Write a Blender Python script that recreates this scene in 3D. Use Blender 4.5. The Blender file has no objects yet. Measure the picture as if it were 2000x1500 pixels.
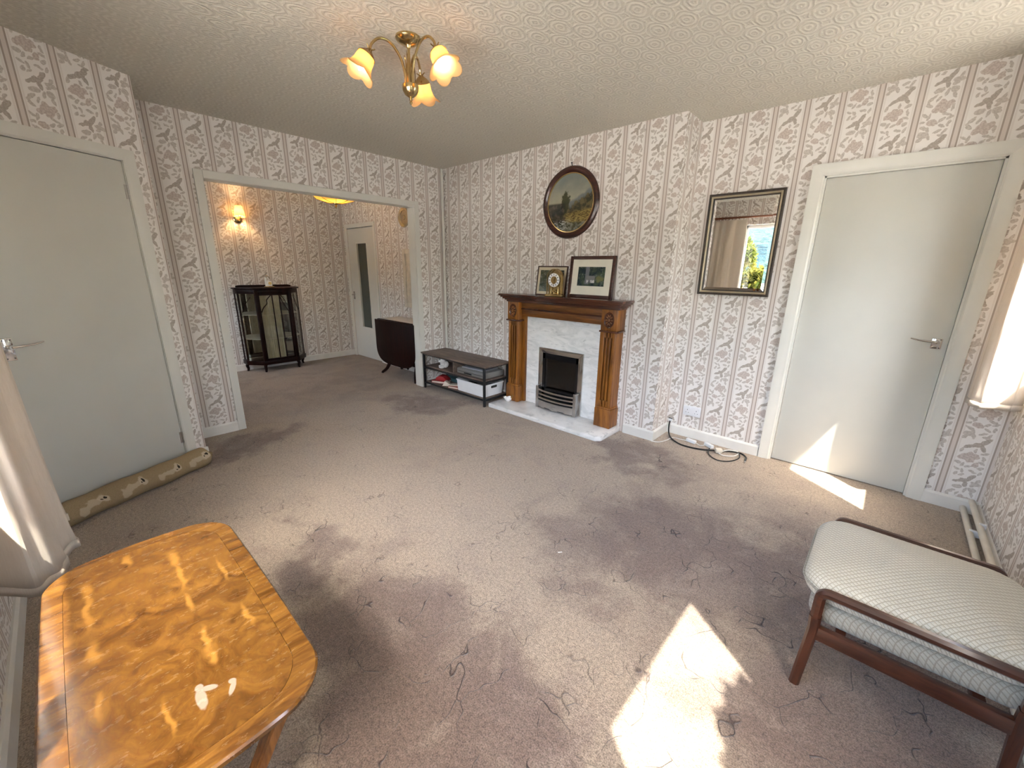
import bpy, bmesh, math, random
from mathutils import Vector, Matrix
SC = bpy.context.scene
COL = SC.collection
PI = math.pi
rnd = random.Random(7)

# ------------------------------------------------------------------ camera, sky, sun, exposure
cam_d = bpy.data.cameras.new('camera')
cam = bpy.data.objects.new('camera', cam_d)
COL.objects.link(cam)
SC.camera = cam
cam_d.sensor_width = 36.0
cam_d.lens = 36.0 * 798.0 / 2000.0
cam_d.clip_start = 0.02
cam_d.clip_end = 600
CAM = Vector((4.032, -3.167, 1.395))
yaw, pit, rol = math.radians(132.342), math.radians(-15.726), math.radians(0.775)
fw = Vector((math.cos(yaw) * math.cos(pit), math.sin(yaw) * math.cos(pit), math.sin(pit)))
r0 = Vector((math.sin(yaw), -math.cos(yaw), 0))
u0 = r0.cross(fw)
rt = r0 * math.cos(rol) + u0 * math.sin(rol)
up = u0 * math.cos(rol) - r0 * math.sin(rol)
cam.matrix_world = Matrix(((rt.x, up.x, -fw.x, CAM.x), (rt.y, up.y, -fw.y, CAM.y), (rt.z, up.z, -fw.z, CAM.z), (0, 0, 0, 1)))

SUN_EL = math.radians(57.3)
SUN_H = Vector((0.806, -0.592, 0)).normalized()          # horizontal direction towards the sun
SUN_V = Vector((SUN_H.x * math.cos(SUN_EL), SUN_H.y * math.cos(SUN_EL), math.sin(SUN_EL)))
world = bpy.data.worlds.new('sky')
SC.world = world
world.use_nodes = True
wn = world.node_tree
wn.nodes.clear()
w_out = wn.nodes.new('ShaderNodeOutputWorld')
w_bg = wn.nodes.new('ShaderNodeBackground')
w_sky = wn.nodes.new('ShaderNodeTexSky')
w_sky.sky_type = 'NISHITA'
w_sky.sun_disc = False
w_sky.sun_elevation = SUN_EL
w_sky.sun_rotation = math.atan2(SUN_H.x, SUN_H.y)
w_sky.dust_density = 4.0
w_sky.ozone_density = 0.6
w_bg.inputs['Strength'].default_value = 1.3
wn.links.new(w_sky.outputs[0], w_bg.inputs[0])
wn.links.new(w_bg.outputs[0], w_out.inputs[0])
sun_d = bpy.data.lights.new('sun', 'SUN')
sun_d.energy = 8.5
sun_d.angle = math.radians(0.55)
sun_d.color = (1.0, 0.93, 0.82)
sun = bpy.data.objects.new('sun', sun_d)
COL.objects.link(sun)
sun.rotation_euler = SUN_V.to_track_quat('Z', 'Y').to_euler()

def portal(loc, direction, sx, sy):
    d = bpy.data.lights.new('window_portal', 'AREA')
    d.shape = 'RECTANGLE'
    d.size, d.size_y = sx, sy
    d.cycles.is_portal = True
    o = bpy.data.objects.new('window_portal', d)
    COL.objects.link(o)
    o.location = loc
    o.rotation_euler = Vector(direction).to_track_quat('-Z', 'Z').to_euler()
portal((3.06, -3.80, 1.45), (0, 1, 0), 1.90, 1.32)
portal((4.80, -2.69, 1.58), (-1, 0, 0), 0.75, 1.16)
portal((4.80, -0.06, 1.50), (-1, 0, 0), 0.55, 1.0)
portal((-1.30, -3.80, 1.475), (0, 1, 0), 0.9, 0.95)

SC.view_settings.view_transform = 'Standard'
SC.view_settings.look = 'None'
SC.view_settings.exposure = 1.5
SC.view_settings.gamma = 1.0
SC.view_settings.use_curve_mapping = False

# ------------------------------------------------------------------ helpers: meshes
def merge(bm, t, M=None):
    if M is not None:
        t.transform(M)
    me = bpy.data.meshes.new('tmp')
    t.to_mesh(me)
    t.free()
    bm.from_mesh(me)
    bpy.data.meshes.remove(me)
    return bm

def B():
    return bmesh.new()

def bx(bm, x0, x1, y0, y1, z0, z1, bev=0.0, seg=2, M=None):
    t = bmesh.new()
    bmesh.ops.create_cube(t, size=1.0)
    t.transform(Matrix.Translation(((x0 + x1) / 2, (y0 + y1) / 2, (z0 + z1) / 2)) @ Matrix.Diagonal((abs(x1 - x0), abs(y1 - y0), abs(z1 - z0), 1)))
    if bev > 0:
        bmesh.ops.bevel(t, geom=t.edges[:], offset=bev, segments=seg, affect='EDGES', profile=0.5)
    return merge(bm, t, M)

def prism(bm, poly, axis, h0, h1, bev=0.0, M=None):
    # poly: 2D points; axis 'z': (x,y); 'y': (x,z); 'x': (y,z)
    t = bmesh.new()
    def P(a, b, h):
        return (a, b, h) if axis == 'z' else ((a, h, b) if axis == 'y' else (h, a, b))
    v0 = [t.verts.new(P(a, b, h0)) for a, b in poly]
    v1 = [t.verts.new(P(a, b, h1)) for a, b in poly]
    n = len(poly)
    t.faces.new(v0)
    t.faces.new(v1[::-1])
    for i in range(n):
        t.faces.new((v0[i], v1[i], v1[(i + 1) % n], v0[(i + 1) % n]))
    bmesh.ops.recalc_face_normals(t, faces=t.faces[:])
    if bev > 0:
        bmesh.ops.bevel(t, geom=t.edges[:], offset=bev, segments=2, affect='EDGES', profile=0.5)
    return merge(bm, t, M)

def rings(bm, loops, cap0=True, cap1=True, closed=True):
    t = bmesh.new()
    vs = [[t.verts.new(p) for p in lp] for lp in loops]
    n = len(loops[0])
    for a, b in zip(vs[:-1], vs[1:]):
        for i in range(n if closed else n - 1):
            j = (i + 1) % n
            t.faces.new((a[i], a[j], b[j], b[i]))
    if cap0:
        t.faces.new(vs[0][::-1])
    if cap1:
        t.faces.new(vs[-1])
    bmesh.ops.recalc_face_normals(t, faces=t.faces[:])
    return merge(bm, t)

def lathe(bm, prof, seg=24, M=None, cap=True):
    t = bmesh.new()
    lo = []
    for r, z in prof:
        r = max(r, 0.0004)
        lo.append([t.verts.new((r * math.cos(2 * PI * i / seg), r * math.sin(2 * PI * i / seg), z)) for i in range(seg)])
    for a, b in zip(lo[:-1], lo[1:]):
        for i in range(seg):
            j = (i + 1) % seg
            t.faces.new((a[i], a[j], b[j], b[i]))
    if cap:
        t.faces.new(lo[0][::-1])
        t.faces.new(lo[-1])
    bmesh.ops.recalc_face_normals(t, faces=t.faces[:])
    return merge(bm, t, M)

def spline(pts, n=8, closed=False):
    P = [Vector(p) for p in pts]
    out = []
    m = len(P)
    for i in range(m if closed else m - 1):
        if closed:
            a, b, c, d = P[(i - 1) % m], P[i], P[(i + 1) % m], P[(i + 2) % m]
        else:
            a, b, c, d = P[max(i - 1, 0)], P[i], P[i + 1], P[min(i + 2, m - 1)]
        for k in range(n):
            s = k / n
            out.append(0.5 * ((2 * b) + (c - a) * s + (2 * a - 5 * b + 4 * c - d) * s * s + (3 * b - a - 3 * c + d) * s ** 3))
    if not closed:
        out.append(P[-1])
    return out

def sweep(bm, pts, sec, cap=True, up0=None):
    # sec(i, n) -> list of (a, b) offsets in the frame (side, up)
    P = [Vector(p) for p in pts]
    n = len(P)
    tans = [(P[min(i + 1, n - 1)] - P[max(i - 1, 0)]).normalized() for i in range(n)]
    u = Vector(up0) if up0 else (Vector((0, 0, 1)) if abs(tans[0].z) < 0.9 else Vector((1, 0, 0)))
    lo = []
    for i in range(n):
        t = tans[i]
        u = (u - t * u.dot(t))
        u = u.normalized() if u.length > 1e-6 else Vector((0, 1, 0))
        s = t.cross(u)
        lo.append([P[i] + s * a + u * b for a, b in sec(i, n)])
    return rings(bm, lo, cap, cap)

def tube(bm, pts, r, seg=10, cap=True):
    def sec(i, n):
        rr = r(i / max(n - 1, 1)) if callable(r) else r
        return [(rr * math.cos(2 * PI * k / seg), rr * math.sin(2 * PI * k / seg)) for k in range(seg)]
    return sweep(bm, pts, sec, cap)

def bar(bm, pts, w, h, up0=None, c=0.25):
    def sec(i, n):
        ww = (w(i / (n - 1)) if callable(w) else w) / 2
        hh = (h(i / (n - 1)) if callable(h) else h) / 2
        k = min(ww, hh) * c * 2
        return [(ww - k, -hh), (ww, -hh + k), (ww, hh - k), (ww - k, hh), (-ww + k, hh), (-ww, hh - k), (-ww, -hh + k), (-ww + k, -hh)]
    return sweep(bm, pts, sec, True, up0)

def rrect(lx, ly, r, n=6):
    r = min(r, lx / 2 - 1e-4, ly / 2 - 1e-4)
    out = []
    for cx, cy, a0 in ((lx / 2 - r, ly / 2 - r, 0), (-lx / 2 + r, ly / 2 - r, 90), (-lx / 2 + r, -ly / 2 + r, 180), (lx / 2 - r, -ly / 2 + r, 270)):
        for k in range(n + 1):
            a = math.radians(a0 + 90 * k / n)
            out.append((cx + r * math.cos(a), cy + r * math.sin(a)))
    return out

def ball(bm, c, rx, ry=None, rz=None, seg=14, M=None):
    t = bmesh.new()
    bmesh.ops.create_uvsphere(t, u_segments=seg, v_segments=max(6, seg // 2 + 2), radius=1.0)
    t.transform(Matrix.Translation(c) @ (M or Matrix.Identity(4)) @ Matrix.Diagonal((rx, ry or rx, rz or rx, 1)))
    return merge(bm, t)

def obj(name, bm, mat, parent=None, smooth=True, uvoff=None):
    for e in bm.edges:
        if len(e.link_faces) == 2 and e.calc_face_angle(0) > 0.55:
            e.smooth = False
    for f in bm.faces:
        f.smooth = smooth
    if uvoff is not None:
        lay = bm.loops.layers.uv.new('paper')
        for f in bm.faces:
            n = f.normal
            if abs(n.z) > 0.7:
                tx, ty = 1.0, 0.0
            else:
                l = math.hypot(n.x, n.y)
                tx, ty = -n.y / l, n.x / l
            off = uvoff(f.calc_center_median(), n)
            for lp in f.loops:
                p = lp.vert.co
                lp[lay].uv = (p.x * tx + p.y * ty + off, p.z)
    me = bpy.data.meshes.new(name)
    bm.to_mesh(me)
    bm.free()
    me.materials.append(MAT[mat])
    o = bpy.data.objects.new(name, me)
    COL.objects.link(o)
    if parent is not None:
        o.parent = parent
    return o

def tag(o, label, cat, group=None, kind=None):
    o['label'] = label
    o['category'] = cat
    if group:
        o['group'] = group
    if kind:
        o['kind'] = kind
    return o

def thing(name, label, cat, loc=(0, 0, 0), rotz=0.0, group=None, kind=None):
    o = bpy.data.objects.new(name, None)
    o.empty_display_size = 0.05
    COL.objects.link(o)
    o.location = loc
    o.rotation_euler = (0, 0, rotz)
    return tag(o, label, cat, group, kind)

# ------------------------------------------------------------------ helpers: materials
MAT = {}
class Nodes:
    def __init__(s, name):
        m = bpy.data.materials.new(name)
        m.use_nodes = True
        s.t = m.node_tree
        s.t.nodes.clear()
        s.out = s.t.nodes.new('ShaderNodeOutputMaterial')
        MAT[name] = m
        s.m = m
    def n(s, typ, ins=None, **kw):
        nd = s.t.nodes.new('ShaderNode' + typ)
        for k, v in kw.items():
            setattr(nd, k, v)
        for k, v in (ins or {}).items():
            s.put(nd.inputs[k], v)
        return nd
    def put(s, sock, v):
        if isinstance(v, bpy.types.NodeSocket):
            s.t.links.new(v, sock)
        else:
            if isinstance(v, (tuple, list)) and len(v) == 3 and sock.type == 'RGBA':
                v = tuple(v) + (1,)
            sock.default_value = v
    def m_(s, op, a, b=0.0, c=0.0):
        nd = s.n('Math', {0: a, 1: b, 2: c}, operation=op)
        return nd.outputs[0]
    def vm(s, op, a, b=(0, 0, 0)):
        nd = s.n('VectorMath', {0: a, 1: b}, operation=op)
        return nd.outputs['Value'] if op in ('LENGTH', 'DOT_PRODUCT', 'DISTANCE') else nd.outputs[0]
    def scale(s, a, f):
        nd = s.n('VectorMath', {0: a, 'Scale': f}, operation='SCALE')
        return nd.outputs[0]
    def rng(s, v, a, b, c=0.0, d=1.0, smooth=True):
        nd = s.n('MapRange', {'Value': v, 'From Min': a, 'From Max': b, 'To Min': c, 'To Max': d})
        if smooth:
            nd.interpolation_type = 'SMOOTHSTEP'
        return nd.outputs[0]
    def mix(s, f, a, b, mode='MIX'):
        nd = s.n('Mix', data_type='RGBA', blend_type=mode)
        s.put(nd.inputs[0], f)
        s.put(nd.inputs[6], a)
        s.put(nd.inputs[7], b)
        return nd.outputs[2]
    def noise(s, vec, scale, detail=3.0, rough=0.55, dist=0.0, dim='3D'):
        return s.n('TexNoise', {'Vector': vec, 'Scale': scale, 'Detail': detail, 'Roughness': rough, 'Distortion': dist}, noise_dimensions=dim)
    def obj(s):
        return s.n('TexCoord').outputs['Object']
    def map(s, vec, loc=(0, 0, 0), rot=(0, 0, 0), sc=(1, 1, 1), typ='POINT'):
        return s.n('Mapping', {'Vector': vec, 'Location': loc, 'Rotation': rot, 'Scale': sc}, vector_type=typ).outputs[0]
    def sep(s, v):
        nd = s.n('SeparateXYZ', {0: v})
        return nd.outputs[0], nd.outputs[1], nd.outputs[2]
    def comb(s, x, y, z=0.0):
        return s.n('CombineXYZ', {0: x, 1: y, 2: z}).outputs[0]
    def bump(s, h, strength=0.3, dist=0.01):
        return s.n('Bump', {'Height': h, 'Strength': strength, 'Distance': dist}).outputs[0]
    def bsdf(s, col, rough=0.5, metal=0.0, normal=None, spec=None, **kw):
        ins = {'Base Color': col, 'Roughness': rough, 'Metallic': metal}
        if normal is not None:
            ins['Normal'] = normal
        if spec is not None:
            ins['Specular IOR Level'] = spec
        for k, v in kw.items():
            ins[k.replace('_', ' ')] = v
        return s.n('BsdfPrincipled', ins).outputs[0]
    def done(s, sh):
        s.t.links.new(sh, s.out.inputs[0])
        return s.m

def plain(name, col, rough=0.5, metal=0.0, var=0.08, sc=14.0, bump=0.0, spec=None, **kw):
    k = Nodes(name)
    v = k.obj()
    nz = k.noise(v, sc, 3.0).outputs[0]
    c = k.mix(k.rng(nz, 0.3, 0.7), tuple(x * (1 - var) for x in col), tuple(min(1, x * (1 + var)) for x in col))
    nm = k.bump(k.noise(v, sc * 6, 2.0).outputs[0], bump, 0.004) if bump else None
    k.done(k.bsdf(c, rough, metal, nm, spec, **kw))

def wood(name, c1, c2, axis='z', sc=1.0, rough=0.35, dist=1.5, coat=0.0, fine=1.0, spec=0.5):
    k = Nodes(name)
    v = k.obj()
    s_long, s_x = 1.2 * sc, 11.0 * sc
    sv = {'x': (s_long, s_x, s_x), 'y': (s_x, s_long, s_x), 'z': (s_x, s_x, s_long)}[axis]
    p = k.map(v, sc=sv)
    n1 = k.noise(p, 1.6, 4.0, 0.6, dist).outputs[0]
    n2 = k.noise(k.map(v, sc=tuple(q * 5 for q in sv)), 2.0, 3.0, 0.6).outputs[0]
    f = k.m_('ADD', k.m_('MULTIPLY', n1, 0.75), k.m_('MULTIPLY', n2, 0.25 * fine))
    c = k.mix(k.rng(f, 0.34, 0.66), c1, c2)
    nm = k.bump(n2, 0.06, 0.003)
    k.done(k.bsdf(c, rough, 0.0, nm, spec, Coat_Weight=coat, Coat_Roughness=0.12))

# --- wallpaper: striped columns of birds and flowers, from the metre UVs of each wall
def make_wallpaper():
    k = Nodes('wallpaper')
    uv = k.n('TexCoord').outputs['UV']
    u, v, _ = k.sep(uv)
    W, P = 0.18, 0.555
    q = k.m_('DIVIDE', u, W)
    col = k.m_('FLOOR', q)
    cu = k.m_('MULTIPLY_ADD', k.m_('SUBTRACT', q, col), W, -W / 2)
    idx = k.m_('FLOORED_MODULO', col, 3.0)
    ph = k.m_('MULTIPLY_ADD', idx, -0.1405, 2.137 + 0.281 + 0.08)
    w = k.m_('SUBTRACT', k.m_('FLOORED_MODULO', k.m_('SUBTRACT', ph, v), P), 0.08)
    pos = k.comb(cu, w, 0.0)
    wp = k.n('TexNoise', {'Vector': uv, 'Scale': 55.0, 'Detail': 2.0}).outputs['Color']
    pos = k.vm('ADD', pos, k.scale(k.vm('SUBTRACT', wp, (0.5, 0.5, 0.5)), 0.016))
    pos = k.vm('MULTIPLY', pos, (1, 1, 0))
    def shapes(lst, grow=1.0):
        cur = None
        for (x, y, a, b, rot) in lst:
            a, b = a * grow, b * grow
            d = k.vm('LENGTH', k.map(pos, (x, y, 0), (0, 0, math.radians(rot)), (a, b, 1.0), 'TEXTURE'))
            cur = d if cur is None else k.m_('MINIMUM', cur, d)
        return k.rng(cur, 0.88, 1.04, 1.0, 0.0)
    birds = [(-0.002, 0.0, 0.015, 0.011, 20), (-0.022, 0.009, 0.022, 0.007, -20), (0.019, -0.018, 0.009, 0.027, 32), (0.007, 0.019, 0.008, 0.018, -8),
             (0.008, 0.322, 0.020, 0.012, -25), (0.032, 0.300, 0.010, 0.028, 40), (-0.022, 0.338, 0.022, 0.008, -25), (0.030, 0.338, 0.008, 0.018, -30)]
    flow = [(0.012, 0.128, 0.026, 0.020, 10), (-0.014, 0.140, 0.016, 0.012, -30), (0.038, 0.118, 0.013, 0.013, 0), (0.006, 0.108, 0.011, 0.014, 0), (0.018, 0.150, 0.014, 0.011, 0),
            (-0.016, 0.404, 0.028, 0.020, -8), (-0.042, 0.412, 0.014, 0.012, 0), (0.012, 0.396, 0.015, 0.013, 30), (-0.012, 0.384, 0.012, 0.011, 0), (-0.006, 0.425, 0.015, 0.011, 0),
            (-0.018, 0.205, 0.019, 0.013, 10), (0.022, 0.446, 0.011, 0.016, 20)]
    leaf = [(0.051, 0.008, 0.021, 0.010, 10), (0.054, -0.008, 0.007, 0.016, 25), (0.040, 0.022, 0.012, 0.008, -30),
            (-0.020, 0.047, 0.019, 0.011, -12), (0.042, 0.052, 0.016, 0.013, 20), (0.014, 0.060, 0.006, 0.016, 15), (-0.040, 0.082, 0.018, 0.007, -38), (0.046, 0.080, 0.006, 0.015, -20), (-0.014, 0.090, 0.005, 0.014, 25),
            (-0.046, 0.118, 0.014, 0.007, 25), (-0.052, 0.106, 0.006, 0.013, -25), (0.052, 0.142, 0.006, 0.015, 10),
            (-0.054, 0.165, 0.014, 0.006, 40), (-0.036, 0.172, 0.006, 0.016, 12), (0.034, 0.172, 0.018, 0.006, 18), (0.050, 0.188, 0.015, 0.006, -30), (-0.058, 0.196, 0.012, 0.006, -10), (0.018, 0.196, 0.013, 0.006, -35),
            (-0.050, 0.226, 0.015, 0.007, 30), (0.022, 0.224, 0.014, 0.006, 35), (0.050, 0.218, 0.006, 0.014, 15), (-0.030, 0.242, 0.006, 0.015, -15),
            (-0.046, 0.262, 0.019, 0.014, 15), (-0.056, 0.285, 0.012, 0.008, -30), (-0.022, 0.274, 0.007, 0.015, -20), (0.012, 0.252, 0.016, 0.006, -25), (0.040, 0.258, 0.006, 0.014, 30), (0.030, 0.274, 0.015, 0.006, 10),
            (-0.050, 0.366, 0.007, 0.014, 20), (0.044, 0.370, 0.015, 0.007, -25), (0.006, 0.362, 0.006, 0.012, 0), (0.046, 0.404, 0.006, 0.015, -15),
            (-0.050, 0.446, 0.013, 0.009, 10), (-0.030, 0.458, 0.006, 0.014, 30), (0.044, 0.430, 0.014, 0.006, 30), (-0.004, 0.462, 0.014, 0.006, -20), (0.046, 0.462, 0.012, 0.008, -20),
            (-0.046, -0.066, 0.013, 0.006, 30), (-0.022, -0.058, 0.006, 0.013, -20), (0.020, -0.064, 0.015, 0.006, 15), (0.050, -0.060, 0.006, 0.013, 20), (-0.044, -0.035, 0.006, 0.012, 30), (-0.020, -0.034, 0.012, 0.005, -30)]
    mb, mf, ml = shapes(birds, 1.3), shapes(flow, 1.25), shapes(leaf, 1.22)
    grain = k.noise(uv, 260.0, 2.0, 0.6).outputs[0]
    inner = k.rng(k.noise(uv, 110.0, 2.0).outputs[0], 0.40, 0.62)
    base = k.mix(k.noise(uv, 3.0, 2.0).outputs[0], (0.80, 0.765, 0.725), (0.835, 0.80, 0.765))
    c = k.mix(k.m_('MULTIPLY', ml, 0.85), base, k.mix(inner, (0.45, 0.40, 0.355), (0.58, 0.525, 0.475)))
    c = k.mix(k.m_('MULTIPLY', mf, 0.9), c, k.mix(inner, (0.47, 0.39, 0.345), (0.61, 0.53, 0.48)))
    c = k.mix(k.m_('MULTIPLY', mb, 0.95), c, k.mix(inner, (0.38, 0.33, 0.285), (0.47, 0.415, 0.365)))
    # stripes: distance from the stripe centre
    d = k.m_('SUBTRACT', W / 2, k.m_('ABSOLUTE', cu))
    band = k.rng(d, 0.0155, 0.0165, 1.0, 0.0)
    outer = k.m_('MULTIPLY', k.rng(d, 0.0185, 0.0195), k.rng(d, 0.0265, 0.0275, 1.0, 0.0))
    line = k.m_('MULTIPLY', k.rng(d, 0.0080, 0.0092), k.rng(d, 0.0155, 0.0165, 1.0, 0.0))
    c = k.mix(k.m_('MULTIPLY', outer, 0.35), c, (0.62, 0.555, 0.51))
    c = k.mix(band, c, (0.675, 0.605, 0.555))
    c = k.mix(line, c, (0.40, 0.335, 0.29))
    c = k.mix(0.10, c, k.mix(grain, (0.2, 0.2, 0.2), (1, 1, 1)), 'OVERLAY')
    k.done(k.bsdf(c, 0.75, 0.0, None, 0.25))
make_wallpaper()

def make_ceiling():
    k = Nodes('ceiling_paper')
    v = k.obj()
    x, y, _ = k.sep(v)
    SX, SY = 0.13, 0.21
    row = k.m_('FLOOR', k.m_('DIVIDE', y, SY / 2))
    def cell(ox, oy):
        a = k.m_('SUBTRACT', k.m_('FLOORED_MODULO', k.m_('ADD', x, ox), SX), SX / 2)
        b = k.m_('SUBTRACT', k.m_('FLOORED_MODULO', k.m_('ADD', y, oy), SY), SY / 2)
        return k.vm('LENGTH', k.comb(k.m_('MULTIPLY', a, 1.0 / SX), k.m_('MULTIPLY', b, 1.0 / SY)))
    d = k.m_('MINIMUM', cell(0, 0), cell(SX / 2, SY / 2))
    wob = k.noise(v, 30.0, 3.0).outputs[0]
    d = k.m_('ADD', d, k.m_('MULTIPLY', wob, 0.12))
    rg = k.m_('SINE', k.m_('MULTIPLY', d, 46.0))
    h = k.m_('ADD', k.m_('MULTIPLY', rg, 0.5), k.m_('MULTIPLY', k.noise(v, 120.0, 3.0).outputs[0], 1.1))
    c = k.mix(k.rng(h, 0.1, 1.1), (0.595, 0.56, 0.485), (0.675, 0.64, 0.56))
    k.done(k.bsdf(c, 0.85, 0.0, k.bump(h, 0.55, 0.004), 0.2))
make_ceiling()

def make_carpet():
    k = Nodes('carpet_pile')
    v = k.obj()
    big = k.noise(v, 0.85, 3.0, 0.55, 0.4).outputs[0]
    mid = k.noise(v, 3.2, 4.0, 0.6, 0.8).outputs[0]
    pile = k.noise(v, 210.0, 2.0, 0.7).outputs[0]
    tuft = k.noise(v, 70.0, 2.0, 0.6).outputs[0]
    wv = k.vm('ADD', v, k.scale(k.vm('SUBTRACT', k.n('TexNoise', {'Vector': v, 'Scale': 2.4, 'Detail': 4.0, 'Roughness': 0.65}).outputs['Color'], (0.5, 0.5, 0.5)), 1.1))
    # unworn, darker mauve areas (beside the furniture) against the trodden path
    def blob(x, y, a, b, rot=0.0):
        d = k.vm('LENGTH', k.vm('MULTIPLY', k.map(wv, (x, y, 0), (0, 0, math.radians(rot)), (a, b, 1), 'TEXTURE'), (1, 1, 0)))
        return k.rng(d, 0.25, 1.25, 1.0, 0.0)
    m = blob(2.85, -2.50, 0.62, 0.42, 10)
    for a in ((3.55, -1.2, 0.9, 0.5, 30), (2.75, -0.35, 0.42, 0.35, 0), (0.55, -0.75, 0.55, 0.35, 20), (4.1, -1.6, 0.6, 0.9, 0), (3.3, -2.6, 0.8, 0.35, 0), (0.35, -2.3, 0.3, 0.5, 0), (2.05, -2.55, 0.4, 0.2, 0)):
        m = k.m_('MAXIMUM', m, blob(*a))
    f = k.m_('ADD', k.m_('MULTIPLY', m, 0.34), k.m_('ADD', k.m_('MULTIPLY', big, 0.45), k.m_('MULTIPLY', mid, 0.80)))
    f = k.rng(f, 0.60, 1.0)
    c = k.mix(f, (0.405, 0.325, 0.25), (0.21, 0.152, 0.125))
    c = k.mix(k.m_('MULTIPLY', k.rng(mid, 0.5, 0.72), 0.35), c, (0.48, 0.39, 0.315))
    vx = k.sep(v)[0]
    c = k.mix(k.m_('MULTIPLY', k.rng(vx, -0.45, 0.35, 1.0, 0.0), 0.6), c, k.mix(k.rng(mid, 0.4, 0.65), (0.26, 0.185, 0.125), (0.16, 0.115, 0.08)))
    # carved contour lines in the pile
    dv = k.vm('ADD', v, k.scale(k.n('TexNoise', {'Vector': v, 'Scale': 2.6, 'Detail': 3.0}).outputs['Color'], 0.75))
    vor = k.n('TexVoronoi', {'Vector': dv, 'Scale': 4.6}, feature='DISTANCE_TO_EDGE').outputs['Distance']
    groove = k.m_('MULTIPLY', k.rng(vor, 0.0, 0.014, 1.0, 0.0), k.rng(k.noise(v, 6.5, 2.0).outputs[0], 0.46, 0.54))
    groove = k.m_('MULTIPLY', groove, k.m_('MULTIPLY_ADD', m, 0.7, 0.55))
    c = k.mix(k.m_('MULTIPLY', groove, 0.75), c, (0.045, 0.03, 0.028))
    sp = k.m_('ADD', k.m_('MULTIPLY', pile, 0.7), k.m_('MULTIPLY', tuft, 0.3))
    c = k.mix(0.9, c, k.mix(k.rng(sp, 0.30, 0.70), (0.22, 0.22, 0.22), (0.80, 0.80, 0.80)), 'OVERLAY')
    h = k.m_('SUBTRACT', k.m_('ADD', sp, k.m_('MULTIPLY', mid, 0.6)), groove)
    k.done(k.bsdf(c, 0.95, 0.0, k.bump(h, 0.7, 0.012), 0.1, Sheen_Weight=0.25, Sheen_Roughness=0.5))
make_carpet()

plain('white_paint', (0.70, 0.69, 0.635), 0.38, 0, 0.03, 3.0, 0.02)
plain('door_paint', (0.64, 0.635, 0.585), 0.42, 0, 0.025, 2.0, 0.03)
plain('skirting_paint', (0.78, 0.76, 0.71), 0.35, 0, 0.04, 8.0, 0.03)
plain('window_plastic', (0.82, 0.82, 0.80), 0.3, 0, 0.02)
plain('brick_render', (0.42, 0.33, 0.27), 0.9, 0, 0.2, 20.0, 0.3)
plain('roof_tile', (0.22, 0.15, 0.12), 0.85, 0, 0.2, 20.0, 0.3)
wood('oak_stain', (0.135, 0.042, 0.006), (0.34, 0.125, 0.016), 'z', 1.0, 0.42, 1.2, 0.08)
wood('oak_stain_long', (0.095, 0.029, 0.004), (0.23, 0.080, 0.011), 'x', 1.0, 0.42, 1.2, 0.08)
wood('oak_dark', (0.045, 0.012, 0.006), (0.105, 0.03, 0.012), 'x', 1.0, 0.25, 1.0, 0.4)
wood('mahogany', (0.007, 0.002, 0.0015), (0.020, 0.005, 0.0035), 'z', 1.0, 0.40, 1.2, 0.0, 1.0, 0.14)
wood('teak', (0.032, 0.009, 0.005), (0.085, 0.026, 0.012), 'x', 1.2, 0.3, 1.2, 0.35)
wood('teak_leg', (0.032, 0.009, 0.005), (0.085, 0.026, 0.012), 'z', 1.2, 0.3, 1.2, 0.35)
wood('grey_walnut', (0.085, 0.058, 0.044), (0.20, 0.145, 0.115), 'x', 1.4, 0.55, 1.0)
wood('yew_leg', (0.17, 0.055, 0.008), (0.34, 0.13, 0.022), 'z', 1.5, 0.25, 2.0, 0.5)
wood('picture_wood', (0.025, 0.008, 0.006), (0.075, 0.022, 0.014), 'x', 2.0, 0.3, 1.0, 0.3)
wood('pole_wood', (0.13, 0.035, 0.015), (0.24, 0.08, 0.03), 'x', 1.0, 0.35, 1.0, 0.3)
plain('brass', (0.58, 0.44, 0.22), 0.18, 1.0, 0.05)
plain('antique_brass', (0.50, 0.36, 0.17), 0.22, 1.0, 0.12)
plain('chrome', (0.66, 0.65, 0.64), 0.10, 1.0, 0.03)
plain('steel_brushed', (0.52, 0.50, 0.48), 0.28, 1.0, 0.05)
plain('black_metal', (0.012, 0.012, 0.013), 0.4, 0.0, 0.1, 20, 0.05)
plain('black_gloss', (0.006, 0.006, 0.007), 0.06, 0.0, 0.1)
plain('coal', (0.008, 0.007, 0.006), 0.8, 0.0, 0.3, 40, 0.4)
plain('ember_log', (0.10, 0.065, 0.035), 0.8, 0.0, 0.3, 40, 0.4)
plain('white_plastic', (0.80, 0.81, 0.82), 0.35, 0, 0.02)
plain('socket_white', (0.78, 0.78, 0.80), 0.25, 0, 0.02)
plain('slot_dark', (0.02, 0.02, 0.02), 0.5)
plain('white_wire', (0.75, 0.74, 0.70), 0.4)
plain('black_wire', (0.012, 0.012, 0.012), 0.4)
plain('pipe_cream', (0.66, 0.61, 0.52), 0.35, 0, 0.06, 10)
plain('red_paper', (0.36, 0.022, 0.025), 0.4)
plain('rust_paper', (0.33, 0.075, 0.05), 0.45)
plain('pale_paper', (0.70, 0.60, 0.50), 0.6)
plain('teal_cloth', (0.04, 0.10, 0.11), 0.8)
plain('plush_white', (0.74, 0.72, 0.70), 0.95, 0, 0.08, 60, 0.6)
plain('eye_black', (0.01, 0.01, 0.01), 0.2)
plain('silver_case', (0.30, 0.295, 0.28), 0.38, 0.6, 0.04)
plain('grey_case', (0.22, 0.21, 0.195), 0.5, 0.0, 0.04)
plain('lid_grey', (0.45, 0.46, 0.50), 0.3, 0.3, 0.05)
plain('porcelain', (0.85, 0.84, 0.82), 0.15)
plain('gold_trim', (0.70, 0.52, 0.24), 0.25, 1.0)
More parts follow.
